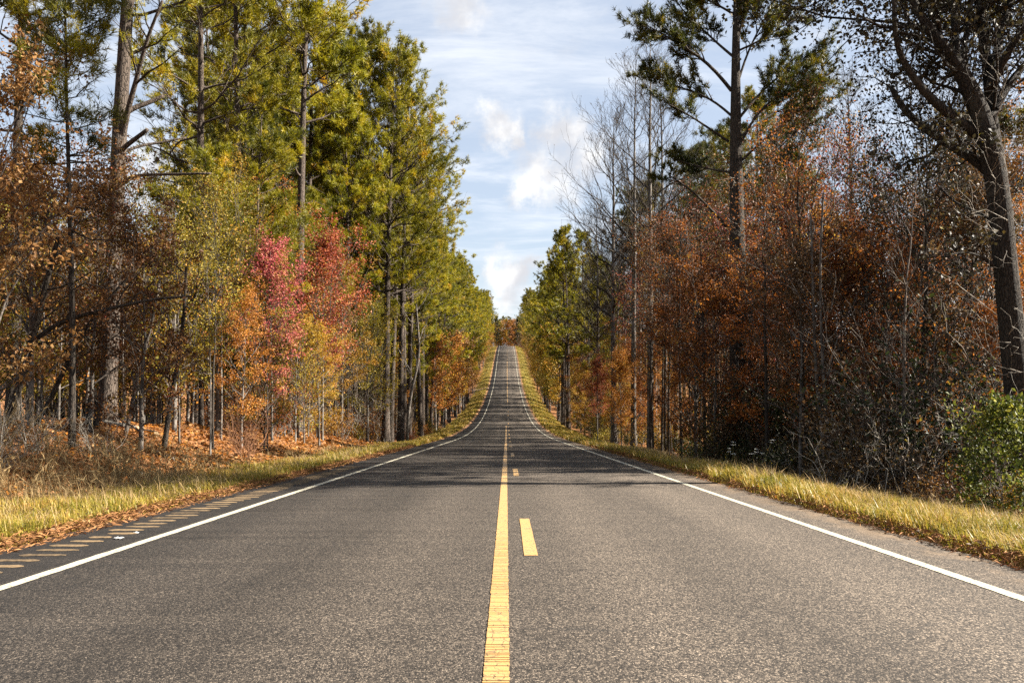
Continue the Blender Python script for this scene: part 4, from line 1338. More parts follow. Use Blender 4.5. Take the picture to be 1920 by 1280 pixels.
hero('tall_pine0', 2042, 21.3, 'tall pine added to shade the wood across the road, beside the dark oak', M_PINE_MIX, 1.0, 1.0, 'pine_tree', barkm=BARK_DARK)  # added shadow caster, stem out of view: shades the near wood across the road
hero('tall_pine2', 2075, 24.5, 'second tall pine added for shade, just behind the one beside the dark oak', M_PINE_MIX, 0.95, 3.0, 'pine_tree', barkm=BARK_DARK)  # second added shadow caster, also rooted out of view
# ------------------------------------------------------------------ the rest of the wood, zone by zone
PINES = [('tall_pine%d' % i, None, 'tall green bare-trunked pine', 'pine_tree', 0.80, 1.08, None) for i in range(3)]
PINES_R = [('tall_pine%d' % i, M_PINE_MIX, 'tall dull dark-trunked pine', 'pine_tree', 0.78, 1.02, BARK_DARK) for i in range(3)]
MIDP = [('mid_pine%d' % i, None, 'half-grown bushy pine', 'pine_tree', 0.7, 1.05, None) for i in range(2)]
FARP = [('far_pine%d' % i, None, 'tall pine on the long climb', 'pine_tree', 0.78, 1.05, None) for i in range(3)]


def LF(cols, s0=0.7, s1=1.05):
    return [('leafy%d' % i, LEAF[c], c + '-leaved tree', 'broadleaf_tree', s0, s1, None) for c in cols for i in range(4)]


def FL(cols):
    return [('far_leafy%d' % i, LEAF[c], c + '-leaved tree on the long climb', 'broadleaf_tree', 0.7, 1.1, None) for c in cols for i in range(2)]


def SAP(cols):
    return [('sapling%d' % i, LEAF[c], 'thin sapling with sparse %s leaves' % c, 'sapling', 0.7, 1.15, None) for c in cols for i in range(3)]


def POLE(cols):
    return [('pole%d' % i, LEAF[c], 'tall slender dark-stemmed tree with %s leaves' % c, 'broadleaf_tree', 0.75, 1.05, None) for c in cols for i in range(3)]


BARES = [('bare%d' % i, None, 'tall leafless grey tree', 'bare_tree', 0.72, 1.0, None) for i in range(3)]
THINB = [('thin_bare%d' % i, None, 'thin crooked leafless sapling', 'bare_tree', 0.7, 1.1, None) for i in range(2)]


def SHR(cols):
    return [('shrub%d' % i, LEAF[c], 'low %s shrub' % c, 'shrub', 0.7, 1.2, None) for c in cols for i in range(3)]


def fill(side, y0, y1, x0, x1, n, dmin, choices, margin=1.5, xpow=1.0):
    done = tries = 0
    while done < n and tries < n * 14:
        tries += 1
        y = rng.uniform(y0, y1)
        x = side * (x0 + (x1 - x0) * rng.random() ** xpow)
        px = VX + x / y * F
        m = margin / y * F
        if px < -m or px > 1920 + m or not free(x, y, dmin):
            continue
        if side < 0 and y < 75 and (choices[0][3] == 'pine_tree' or choices[0][0].startswith('pole')) and px < 372:
            continue
        if side > 0 and ((y > 58 and y % 13.0 < 3.4) or (27 < y <= 58 and (y + 3) % 10.0 < 2.2)):
            continue
        if side < 0 and 225 < y < 238 and x > -17:
            continue
        p = choices[rng.integers(len(choices))]
        TAKEN.append((x, y))
        plant(p[0], x, y, rng.uniform(p[4], p[5]), None, p[1], p[3], ('deep-set ' if abs(x) > 14 and y < 110 else '') + p[2], 'shrub' if p[3] == 'shrub' else 'tree',
              rng.normal(0, 0.025), barkm=p[6])
        done += 1


# left, near: shaded bronze and maroon understorey, then the lit olive and gold
fill(-1, 19, 30, 11.5, 17, 8, 1.7, LF(['maroon', 'bronze', 'olive'], 0.55, 0.8))
fill(-1, 28, 50, 10.5, 18, 16, 1.7, LF(['olive', 'gold', 'olive', 'orange'], 0.55, 0.9))
fill(-1, 24, 60, 12, 30, 24, 2.8, PINES)
fill(-1, 30, 60, 10, 22, 15, 1.8, MIDP)
fill(-1, 60, 112, 8.6, 16, 14, 1.8, MIDP)
fill(-1, 30, 62, 18, 32, 16, 2.2, LF(['olive', 'gold', 'bronze', 'rust'], 0.8, 1.2))
fill(-1, 24, 56, 8.8, 16, 34, 0.8, SAP(['olive', 'gold', 'maroon', 'orange']))
fill(-1, 44, 64, 8.6, 12, 10, 0.8, THINB)
# left, middle: the pine rank with gold at its feet
fill(-1, 60, 112, 8.6, 13, 21, 2.4, PINES)
fill(-1, 56, 112, 13, 26, 22, 3.2, PINES)
fill(-1, 58, 120, 9.2, 14, 11, 1.6, LF(['gold', 'olive', 'orange'], 0.4, 0.75))
fill(-1, 52, 112, 9.2, 14, 16, 0.8, SAP(['gold', 'olive', 'orange']))
# left, far
fill(-1, 104, 125, 7.9, 9.5, 6, 1.6, FL(['orange', 'gold']))
fill(-1, 112, 230, 8.2, 11, 24, 2.4, FARP)
fill(-1, 125, 230, 7.8, 10.5, 20, 2.0, FL(['orange', 'gold', 'gold', 'bronze']))
fill(-1, 112, 240, 11, 18, 22, 3.4, FARP)
fill(-1, 238, 450, 8.6, 12, 34, 3.0, FARP)
fill(-1, 238, 450, 8.2, 11, 16, 2.6, FL(['orange', 'gold', 'bronze']))
# right, near
fill(1, 23, 60, 8.35, 9.4, 15, 1.2, POLE(['rust', 'brown', 'maroon']))
fill(1, 19, 30, 10.8, 16, 11, 1.4, LF(['brown', 'rust', 'orange', 'rust'], 0.5, 0.85))
fill(1, 22, 62, 8.8, 17, 28, 1.1, POLE(['rust', 'brown', 'maroon', 'red']))
fill(-1, 26, 62, 9.0, 15, 9, 1.1, [c[:4] + (0.5, 0.72, None) for c in POLE(['gold', 'olive', 'bronze'])])
fill(1, 22, 46, 9.6, 12, 9, 1.6, [c for c in LF(['rust', 'brown', 'maroon', 'olive', 'brown'], 0.75, 0.95) if c[0] != 'leafy2'])
fill(1, 27, 50, 9.5, 17, 20, 1.6, LF(['rust', 'brown', 'orange', 'rust', 'olive', 'maroon'], 0.5, 0.8))
fill(1, 32, 60, 16, 30, 13, 2.4, LF(['rust', 'brown', 'olive', 'bronze'], 0.6, 0.85))
fill(1, 20, 52, 8.6, 15, 26, 0.9, [c[:6] + (BARK_DARK,) for c in SAP(['brown', 'rust', 'orange'])])
fill(1, 20, 48, 9.0, 18, 8, 0.8, THINB)
fill(1, 34, 60, 13, 26, 7, 3.0, BARES)
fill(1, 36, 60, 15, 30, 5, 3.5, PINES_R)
# right, middle: bare poplars over small gold and orange trees
fill(1, 66, 112, 9.5, 14, 15, 1.8, BARES)
fill(1, 60, 112, 13, 24, 10, 2.6, BARES)
fill(1, 50, 112, 8.4, 13, 34, 1.3, LF(['gold', 'orange', 'rust', 'olive', 'gold'], 0.42, 0.8))
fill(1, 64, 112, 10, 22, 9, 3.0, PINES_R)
fill(1, 48, 100, 8.4, 13, 18, 0.8, SAP(['gold', 'rust', 'orange']))
# right, far
fill(1, 108, 230, 8.0, 11, 22, 2.4, FARP)
fill(1, 108, 230, 7.8, 10.5, 22, 2.0, FL(['olive', 'gold', 'gold', 'olive']))
fill(1, 112, 240, 11, 18, 18, 3.4, FARP)
fill(1, 232, 450, 8.6, 12, 34, 3.0, FARP)
fill(1, 232, 450, 8.2, 11, 14, 2.6, FL(['olive', 'gold', 'bronze']))
# shrubs along both edges
fill(-1, 36, 60, 9.2, 13, 12, 0.9, SHR(['olive', 'maroon', 'gold', 'rust']))
fill(1, 18, 40, 8.3, 13, 44, 0.6, SHR(['brown', 'darkgreen', 'brown', 'darkgreen']))
fill(1, 19, 40, 9.2, 14, 26, 0.5, [('shrub2', LEAF[c], 'man-high %s thicket shrub' % c, 'shrub', 1.0, 1.6, None) for c in ('darkgreen', 'brown', 'rust', 'darkgreen')])
fill(1, 40, 90, 8.2, 12, 20, 0.9, SHR(['olive', 'gold', 'darkgreen']))
fill(-1, 60, 110, 8.2, 11, 14, 0.9, SHR(['olive', 'gold', 'rust']))


# the dark evergreens on the crest and the wood that closes the view beyond it
def crest_tree(px, Y, s, label, leafm, proto='far_pine1'):
    x = at(px, Y)
    r = plant(proto, x, Y, s, None, leafm, 'pine_tree' if 'pine' in proto else 'broadleaf_tree', None, 'tree')
    r['label'] = label
    TAKEN.append((x, Y))


crest_tree(930, 474, 0.80, 'dark evergreen on the crest at the rumble-strip side of the road', M_PINE_DARK, 'cedar')
crest_tree(916, 478, 0.95, 'dark evergreen behind the first crest evergreen on the rumble-strip side', M_PINE_DARK, 'cedar')
crest_tree(971, 474, 0.80, 'dark evergreen on the crest opposite the rumble-strip side', M_PINE_DARK, 'cedar')
crest_tree(983, 480, 0.95, 'dark evergreen behind the first crest evergreen opposite the rumble strip', M_PINE_DARK, 'cedar')
g = np.random.default_rng(77)
for i in range(40):
    x, y = -19 + 38 * (i + g.random()) / 40, g.uniform(585, 640)
    if i % 2:
        r = plant('far_pine%d' % (i % 3), x, y, g.uniform(0.88, 1.06), None, None, 'pine_tree', None)
        r['label'] = 'green pine in the wood closing the view beyond the crest'
        r['group'] = 'pines beyond the crest'
    else:
        r = plant('far_leafy%d' % (i // 2 % 2), x, y - 12, g.uniform(1.5, 1.9), None, LEAF[('bronze', 'gold', 'orange', 'bronze')[i // 2 % 4]], 'broadleaf_tree', None)
        r['label'] = 'orange autumn tree in the wood closing the view beyond the crest'
        r['group'] = 'autumn trees beyond the crest'


# ------------------------------------------------------------------ woods farther in on both sides, too deep to count
def deep_woods(side, seed, y0, y1, x0, x1, n, nt, cols, hmax, size=0.22):
    g = np.random.default_rng(seed)
    mbt = MB()
    x = side * g.uniform(x0, x1, nt)
    y = g.uniform(y0, y1, nt)
    z = ground_z(x, y)
    P = np.stack([np.stack([x, y, z - 0.5], -1), np.stack([x + g.normal(0, 0.3, nt), y, z + hmax * 0.5], -1), np.stack([x + g.normal(0, 0.5, nt), y, z + hmax], -1)], 1)
    R = np.stack([np.full(nt, 0.17), np.full(nt, 0.11), np.full(nt, 0.03)], 1) * g.uniform(0.4, 1.2, nt)[:, None]
    mbt.merge(tubes(P, R, 5))
    nc = n // 60
    cx, cy = side * g.uniform(x0, x1, nc), g.uniform(y0, y1, nc)
    if y0 > 100 and side > 0:
        cy = np.where(cy % 13.0 < 4.2, cy + 4.6, cy)
    ch = hmax * g.uniform(0.02, 0.95, nc) ** 1.25
    c = np.stack([cx, cy, ground_z(cx, cy) + ch], -1)
    pts = np.repeat(c, 60, 0) + g.normal(0, 1, (nc * 60, 3)) * np.array([0.9, 0.9, 0.7])
    lv = leaves(pts, size, g, tint=np.clip(np.repeat(g.normal(0.5, 0.25, nc), 60) + g.normal(0, 0.12, nc * 60), 0, 1))
    mi = np.repeat(np.arange(nc) % len(cols) + 1, 60)
    lv.tm = [np.concatenate([mi, mi])]
    mbt.merge(lv)
    o = link('deep_woods', mbt.mesh('deep_woods', [BARK_DARK] + [LEAF[c] for c in cols]))
    o['kind'] = 'stuff'


deep_woods(-1, 61, 26, 120, 30, 50, 60000, 170, ['olive', 'gold', 'maroon', 'olive', 'bronze'], 15)
deep_woods(1, 62, 30, 120, 28, 50, 26000, 130, ['brown', 'rust', 'olive', 'brown'], 9)

deep_woods(1, 63, 108, 470, 15, 34, 60000, 160, ['olive', 'gold', 'brown', 'olive'], 17, 0.42)  # leaf mass added behind the far trunks to block low sun
deep_woods(-1, 64, 112, 470, 17, 36, 36000, 120, ['olive', 'gold', 'bronze', 'olive'], 15, 0.42)
deep_woods(1, 65, 106, 455, 10.2, 15, 30000, 60, ['darkgreen', 'brown', 'olive'], 4.5, 0.36)
deep_woods(-1, 66, 112, 455, 11, 17, 24000, 60, ['darkgreen', 'brown', 'olive'], 4.5, 0.36)
# ------------------------------------------------------------------ green bush, tangled canes, logs, weeds, litter
def build_bush():
    g = np.random.default_rng(71)
    Y = 15.0
    x = at(1886, Y)
    z = float(ground_z(x, Y))
    st, _ = shrub(71, 1.9, 0.9, 16, 8, 0, 0)
    # leaf clumps over an uneven dome
    n = 620
    th = g.uniform(0, 6.28, n)
    u = g.random(n)
    hh = 0.25 + 2.2 * u
    rad = (0.90 - 0.60 * np.clip((hh - 0.9) / 1.3, 0, 1) ** 1.5) * (0.55 + 0.45 * np.clip(hh / 0.8, 0, 1)) * g.uniform(0.45, 1.08, n) ** 0.6
    rad *= 1 + 0.2 * np.sin(3 * th + 1 + hh) + 0.16 * np.sin(5 * th + hh * 5) + g.normal(0, 0.08, n)
    c = np.stack([np.cos(th) * rad, np.sin(th) * rad, hh], -1)
    pts = np.repeat(c, 9, 0) + g.normal(0, 0.085, (n * 9, 3))
    # stray shoots poking out of the dome
    ns = 34
    a = g.uniform(0, 6.28, ns)
    p0 = np.stack([np.cos(a) * 0.5, np.sin(a) * 0.5, g.uniform(1.0, 2.0, ns)], -1)
    dd = norm(np.stack([np.cos(a) * 0.8, np.sin(a) * 0.8, g.uniform(0.3, 1.3, ns)], -1))
    LP, LR = grow(p0, dd, g.uniform(0.5, 0.95, ns), np.full(ns, 0.007), np.full(ns, 0.003), 5, -0.05, 0.2, g)
    st.merge(tubes(LP, LR, 3))
    pi = np.repeat(np.arange(ns), 12)
    c2, _, _ = along(LP, LR, pi, g.uniform(0.4, 1, len(pi)))
    pts = np.vstack([pts[g.random(len(pts)) < 0.8], c2 + g.normal(0, 0.05, c2.shape)])
    lf = leaves(pts, 0.092, g, aspect=0.55, upbias=0.15)
    r = empty('green_bush', (x, Y, z), 0.0, 0.9)
    link('stems', st.mesh('stems', [BARK_TWIG], True), r)
    link('leaves', lf.mesh('leaves', [LEAF['bush']]), r)
    tag(r, 'rounded glossy green bush at the grass edge below the big dark oak', 'bush')
    TAKEN.append((x, Y))


build_bush()


def canes(px, Y, label, seed, n=9, H=2.6, spread=1.0, lean=0.0):
    """A clump of arching pale bramble canes."""
    g = np.random.default_rng(seed)
    x = at(px, Y)
    z = float(ground_z(x, Y))
    az = g.uniform(0, 6.28, n)
    el = np.radians(g.uniform(55, 88, n))
    d = np.stack([np.cos(az) * np.cos(el) + lean, np.sin(az) * np.cos(el), np.sin(el)], -1)
    p = np.stack([g.normal(0, 0.25 * spread, n), g.normal(0, 0.25 * spread, n), np.full(n, -0.1)], -1)
    LP, LR = grow(p, norm(d), H * g.uniform(0.7, 1.3, n), np.full(n, 0.011), np.full(n, 0.005), 10, -0.30, 0.35, g)
    mb = tubes(LP, LR, 4)
    SP, SR = spawn(LP, LR, 5, 0.3, 1.0, 50, 0.35, g, N=5, up=0.1, curv=-0.15, wob=0.4, minr=0.0045)
    mb.merge(tubes(SP, SR, 3))
    mb.merge(tubes(*spawn(SP, SR, 3, 0.2, 1.0, 50, 0.4, g, N=3, wob=0.3, minr=0.0035), 3))
    pi = g.integers(0, len(SP), 60)
    c, _, _ = along(SP, SR, pi, g.random(60))
    r = empty('bramble', (x, Y, z), 0)
    link('canes', mb.mesh('canes', [BARK_PALE], True), r)
    link('leaves', leaves(c, 0.07, g).mesh('leaves', [LEAF['olive']]), r)
    tag(r, label, 'bramble')


canes(1640, 21, 'tangle of pale arching canes in front of the pinkish orange tree', 81, 11, 3.0)
canes(1710, 18.5, 'tangle of pale canes reaching over towards the glossy green bush', 82, 12, 2.6, 1.2, 0.15)
canes(1745, 20.5, 'taller pale canes behind those beside the glossy green bush', 83, 11, 3.6, 1.0, -0.1)
canes(1800, 22.0, 'pale canes climbing in front of the dark oak trunk', 84, 10, 4.6)
canes(1590, 19.5, 'low pale canes at the foot of the twin-stemmed sapling', 85, 10, 1.9, 1.3)
canes(1900, 18.5, 'pale vine stems hanging before the dark oak trunk above the bush', 86, 10, 5.0, 0.8)
canes(1470, 27.0, 'thin pale canes in shade beside the white-headed weeds', 87, 9, 1.8, 1.2)
canes(1850, 26.0, 'high tangle of pale canes in the bright gap below the oak limbs', 88, 12, 5.5, 1.5)
for px, Y, sc, col, lab in ((1795, 17.0, 0.75, 'brown', 'brown shrub crowding against the near flank of the glossy green bush'), (1840, 15.3, 0.42, 'olive', 'low olive weeds at the grass edge before the glossy green bush'),
                            (1775, 18.0, 0.6, 'orange', 'small orange-leaved shrub beside the glossy green bush'), (1905, 15.0, 0.5, 'gold', 'low yellowish shrub at the foot of the glossy green bush')):
    hero('shrub0', px, Y, lab, LEAF[col], sc, 1.0, 'shrub', 'shrub')
hero('twigs0', 60, 18.5, 'leafless brown brush in the tall dry grass below the broad bronze crown', None, 0.75, 1.0, 'dry_shrub', 'shrub')
hero('twigs1', 190, 20.5, 'leafless brown brush in the dry grass between slim pine and stump', None, 0.6, 2.0, 'dry_shrub', 'shrub')
hero('twigs0', -10, 16.5, 'leafless brush at the very edge of the view in tall dry grass', None, 0.7, 3.0, 'dry_shrub', 'shrub')
canes(640, 50.0, 'pale leafless brush below the deep red maple', 89, 16, 3.2, 2.6)
canes(560, 42.0, 'pale leafless brush between the two maples at ground level', 90, 14, 2.6, 2.2)
canes(700, 57.0, 'pale leafless brush at the foot of the tall pines', 91, 16, 3.0, 2.6)

x = at(466, 29.0)
st, lf = shrub(95, 2.0, 0.9, 22, 8, 2, 0.06)
r = empty('dry_shrub', (x, 29.0, float(ground_z(x, 29.0))))
link('stems', st.mesh('stems', [plain('russet_twigs', (0.13, 0.06, 0.03), (0.33, 0.17, 0.09), 6.0)], True), r)
link('leaves', lf.mesh('leaves', [LEAF['bronze']]), r)
tag(r, 'dry russet twiggy shrub standing alone on the orange litter bank', 'shrub')


def log(px0, py0, Y0, px1, py1, Y1, ra, rb, label, bark, seed, name='fallen_log'):
    g = np.random.default_rng(seed)
    a = np.array([at(px0, Y0), Y0, 0]); b = np.array([at(px1, Y1), Y1, 0])
    a[2] = float(ground_z(a[0], a[1])) + ra * 0.7
    b[2] = float(ground_z(b[0], b[1])) + rb * 0.7
    mid = (a + b) / 2
    t = np.linspace(0, 1, 8)[:, None]
    P = a + (b - a) * t + np.concatenate([np.zeros((1, 3)), g.normal(0, 0.035, (6, 3)), np.zeros((1, 3))]) - mid
    R = np.linspace(ra, rb, 8) * g.uniform(0.92, 1.08, 8)
    r = empty(name, tuple(mid))
    link('log_body', tubes(P[None], R[None], 9).mesh('log_body', [bark], True), r)
    for e, Q in ((0, P[0]), (7, P[-1])):
        dirv_ = norm((P[1] - P[0]) if e == 0 else (P[-2] - P[-1]))
        A = norm(np.cross(dirv_, [0, 0, 1.0]))
        B = np.cross(dirv_, A)
        th = np.arange(9) * 2 * math.pi / 9
        ring = Q + dirv_ * 0.005 + R[e] * 0.99 * (np.cos(th)[:, None] * A + np.sin(th)[:, None] * B)
        V = np.vstack([ring, Q + dirv_ * g.uniform(0.0, 0.02)])
        link('cut_end', MB().add(V, tris=[(i, (i + 1) % 9, 9) for i in range(9)], tint=0.5).mesh('cut_end', [M_CUT]), r)
    tag(r, label, 'log')


log(222, 822, 29.5, 296, 850, 26.5, 0.13, 0.10, 'dark fallen log sloping down the litter bank behind the leaning black sapling', BARK_DARK, 1)
log(160, 838, 28.0, 262, 838, 27.2, 0.11, 0.09, 'pale weathered log lying across the foot of the thick-barked pine', BARK_PALE, 2)
log(262, 893, 20.3, 292, 897, 20.0, 0.045, 0.035, 'short pale stick of wood lying in the grass edge below the leaning saplings', BARK_PALE, 3, 'fallen_branch')
log(296, 866, 24.0, 330, 869, 23.6, 0.03, 0.025, 'thin pale stick lying at the foot of the leaning black sapling', BARK_PALE, 4, 'fallen_branch')
log(1675, 912, 17.2, 1715, 898, 17.2, 0.03, 0.02, 'pale crooked stick lying in the weeds below the arching canes', BARK_PALE, 5, 'fallen_branch')
log(1735, 910, 16.6, 1795, 915, 16.4, 0.03, 0.02, 'pale stick lying between the arching canes and the glossy green bush', BARK_PALE, 6, 'fallen_branch')

# broken snag beside the pine
x = at(176, 25.5)
gz = float(ground_z(x, 25.5))
P, R, m = path_tube([(0, 0, -0.25), (0.02, 0, 0.4), (0.0, 0.02, 0.85), (0.05, 0.0, 1.15)], [0.26, 0.17, 0.14, 0.05], 8, 8)
one_off('tree_stump', (x, 25.5, gz), [('stump_body', m, BARK_DARK, True)], 'short broken stump in the shade beside the thick-barked pine', 'stump')


# crumpled paper on the shoulder
def paper(px, py, size, label, seed):
    g = np.random.default_rng(seed)
    Y = 1889 / (py - 793.0)
    x = at(px, Y)
    n = 7
    u = np.linspace(-1, 1, n)
    gx, gy = np.meshgrid(u, u)
    h = np.abs(g.normal(0, 0.35, (n, n))) * (1.1 - 0.5 * np.sqrt(gx ** 2 + gy ** 2))
    V = np.stack([gx * size + g.normal(0, size * 0.12, (n, n)), gy * size * 0.7 + g.normal(0, size * 0.12, (n, n)), h * size * 0.9 + 0.004], -1).reshape(-1, 3)
    i = np.arange(n * n).reshape(n, n)
    a, b, c, d = i[:-1, :-1].ravel(), i[:-1, 1:].ravel(), i[1:, 1:].ravel(), i[1:, :-1].ravel()
    T = np.concatenate([np.stack([a, b, c], -1), np.stack([a, c, d], -1)])
    o = link('paper_scrap', MB().add(V, tris=T, tint=0.6).mesh('paper_scrap', [M_PAPER]))
    o.location = (x, Y, float(road_z(Y)) + 0.002)
    tag(o, label, 'litter')


paper(229, 1004, 0.042, 'crumpled white paper scrap on the rumble strip, the larger of two', 5)
paper(262, 994, 0.026, 'smaller torn white scrap on the rumble strip just past the larger one', 6)

# white-headed weeds before the dark wood
g = np.random.default_rng(91)
words7 = ['white-headed weed nearest the black straight stem', 'tall leaning white-headed weed of the cluster by the dark wood', 'white-headed weed with the lowest flower head in the cluster',
          'white-headed weed with two flat heads touching', 'white-headed weed standing among dry stalks in the middle of the cluster', 'white-headed weed with the topmost flat flower head', 'white-headed weed nearest the orange-leaved seedling']
for i, (px, ht) in enumerate(((1352, 0.75), (1372, 1.0), (1384, 0.62), (1400, 0.85), (1414, 0.7), (1428, 1.15), (1442, 0.9))):
    Y = 28 + g.normal(0, 0.6)
    x = at(px, Y)
    z = float(ground_z(x, Y))
    a = g.uniform(-0.25, 0.35)
    P, R, m = path_tube([(0, 0, -0.05), (a * 0.3, 0, ht * 0.5), (a, 0.02, ht)], [0.007, 0.006, 0.004], 4, 6)
    heads = []
    for k in range(3 if i == 3 else 2):
        c = np.array([a + g.normal(0, 0.05), g.normal(0, 0.04), ht + g.uniform(-0.12, 0.03) * k])
        n = 26
        pts = c + np.stack([g.normal(0, 0.04, n), g.normal(0, 0.04, n), np.abs(g.normal(0, 0.012, n))], -1)
        heads.append(leaves(pts, 0.03, g, aspect=0.9, upbias=2.0))
        m.merge(tubes(np.array([[[a * 0.6, 0, ht * 0.72], c]]), np.array([[0.004, 0.003]]), 3))
    lv = leaves(np.stack([np.linspace(0, a * 0.7, 14), np.zeros(14), np.linspace(0.08, ht * 0.8, 14)], -1) + g.normal(0, 0.03, (14, 3)), 0.08, g, aspect=0.3)
    one_off('flowering_weed', (x, Y, z), [('stem', m, M_WEED, True), ('leaves', lv, LEAF['olive'], False)] + [('flower_head', hd, M_PETAL, False) for hd in heads], words7[i], 'weed')
x = at(1418, 27.0)
st, lf = shrub(97, 0.8, 0.4, 6, 5, 4, 0.07)
r = empty('seedling', (x, 27.0, float(ground_z(x, 27.0))))
link('stems', st.mesh('stems', [BARK_TWIG]), r)
link('leaves', lf.mesh('leaves', [LEAF['orange']]), r)
tag(r, 'knee-high orange-leaved seedling beside the white-headed weeds', 'seedling')


# ------------------------------------------------------------------ grass, dry stalks, fallen leaves
def sample_y(g, n, y0, y1, pw):
    ys = np.linspace(y0, y1, 400)
    wgt = ys ** -pw
    cdf = np.cumsum(wgt)
    return np.interp(g.random(n) * cdf[-1], cdf, ys)


def blades(seed, n, y0, y1, xa, xb, h0, h1, wd, name, mat, side, pw=1.4, clump=0.5, lean=0.5, wgrow=0.6, tintm=0.45, edge=0.0, snap=None):
    """Single bent grass blades on the verge; one object."""
    g = np.random.default_rng(seed)
    nc = max(1, int(n * clump / 9))
    yc = sample_y(g, nc, y0, y1, pw)
    xc = xa + (xb - xa) * g.random(nc)
    n1 = nc * 9
    y = np.concatenate([np.repeat(yc, 9) + g.normal(0, 0.05, n1), sample_y(g, n - n1, y0, y1, pw)])
    x = np.concatenate([np.repeat(xc, 9) + g.normal(0, 0.05, n1), xa + (xb - xa) * g.random(n - n1)])
    if edge:
        wob = edge * (np.sin(y * 1.9 + seed) * 0.5 + np.sin(y * 0.53 + 2 * seed) * 0.6 + np.sin(y * 4.3) * 0.3)
        keep = np.abs(x) > min(abs(xa), abs(xb)) + np.clip(wob + edge * 0.3, 0, None) + np.abs(g.normal(0, edge * 0.35, n))
        x, y = x[keep], y[keep]
    m = len(x)
    patch = 0.5 + 0.5 * np.sin(x * 1.7 + y * 0.9 + seed) * np.sin(y * 1.3 - x * 0.6)
    far = np.maximum(y / 9.0, 1.0)
    h = g.uniform(h0, h1, m) * (0.65 + 0.6 * patch)
    w_ = wd * g.uniform(0.7, 1.3, m) * far ** wgrow
    z = ground_z(x, y)
    az = g.uniform(0, 6.28, m)
    d = np.stack([np.cos(az), np.sin(az), np.zeros(m)], -1)
    sd_ = np.stack([-np.sin(az), np.cos(az), np.zeros(m)], -1)
    ln = g.uniform(0.1, lean, m)
    b = np.stack([x, y, z - 0.02], -1)
    m1 = b + d * (ln * h * 0.35)[:, None] + np.array([0, 0, 1.0]) * (h * 0.6)[:, None]
    tp = b + d * (ln * h * 1.1)[:, None] + np.array([0, 0, 1.0]) * (h * (1.0 - 0.35 * ln))[:, None]
    ww = w_[:, None]
    V = np.stack([b - sd_ * ww * 0.5, b + sd_ * ww * 0.5, m1 - sd_ * ww * 0.42, m1 + sd_ * ww * 0.42, tp], 1).reshape(-1, 3)
    i = np.arange(m)[:, None] * 5
    T = np.concatenate([i + np.array([[0, 1, 3]]), i + np.array([[0, 3, 2]]), i + np.array([[2, 3, 4]])])
    tint = np.clip(g.normal(tintm, 0.25, m), 0, 1)
    o = link(name, MB().add(V, tris=T, tint=np.repeat(tint, 5)).mesh(name, [mat]))
    o['kind'] = 'stuff'
    return o


blades(1, 64000, 4.5, 62, -4.72, -7.6, 0.14, 0.34, 0.0095, 'verge_grass', M_GRASS, -1, 1.5, edge=0.10, lean=1.15, tintm=0.66)
blades(2, 62000, 6.0, 62, 4.22, 7.6, 0.16, 0.40, 0.0105, 'verge_grass', M_GRASS, 1, 1.5, edge=0.07, lean=1.05, tintm=0.66)
blades(7, 5000, 5, 45, -4.9, -8.4, 0.25, 0.5, 0.007, 'dry_grass', M_DRY, -1, 1.3, lean=1.3, clump=0.6)
blades(8, 6000, 6, 45, 4.5, 7.8, 0.25, 0.5, 0.008, 'dry_grass', M_DRY, 1, 1.3, lean=1.3, clump=0.6)
blades(3, 36000, 55, 460, -4.9, -8.3, 0.14, 0.30, 0.011, 'verge_grass', M_GRASS, -1, 1.1, edge=0.3, wgrow=0.65, tintm=0.78)
blades(4, 36000, 55, 460, 4.3, 8.2, 0.14, 0.30, 0.011, 'verge_grass', M_GRASS, 1, 1.1, edge=0.3, wgrow=0.65, tintm=0.70)
blades(5, 2600, 8, 21, -6.6, -9.5, 0.25, 0.55, 0.006, 'dry_grass', M_DRY, -1, 1.0, lean=1.2, clump=0.7)
blades(6, 6500, 8, 45, 6.6, 9.4, 0.25, 0.55, 0.006, 'dry_grass', M_DRY, 1, 1.0, lean=1.2, clump=0.7)


def stalks(seed, n, y0, y1, x0, x1, h0, h1, name='dry_stalks'):
    g = np.random.default_rng(seed)
    y = g.uniform(y0, y1, n)
    x = x0 + (x1 - x0) * g.random(n)
    z = ground_z(x, y)
    d = norm(np.stack([g.normal(0, 0.28, n), g.normal(0, 0.28, n), np.ones(n)], -1))
    P, R = grow(np.stack([x, y, z - 0.05], -1), d, g.uniform(h0, h1, n), np.full(n, 0.0065), np.full(n, 0.003), 6, -0.16, 0.22, g)
    mb = tubes(P, R, 3, tint=0.5)
    tt = np.repeat(np.arange(n), 3)
    c, T, _ = along(P, R, tt, g.uniform(0.2, 1.0, len(tt)))
    mb.merge(leaves(c, 0.16, g, aspect=0.09, tint=g.random(len(c)), droop=0.3))
    o = link(name, mb.mesh(name, [M_DRY]))
    o['kind'] = 'stuff'


stalks(31, 800, 12, 20.5, -7.4, -12.0, 0.45, 1.3)
stalks(33, 160, 20, 26, -7.6, -10.0, 0.35, 0.9)
stalks(32, 420, 15, 34, 7.3, 9.8, 0.35, 0.95)


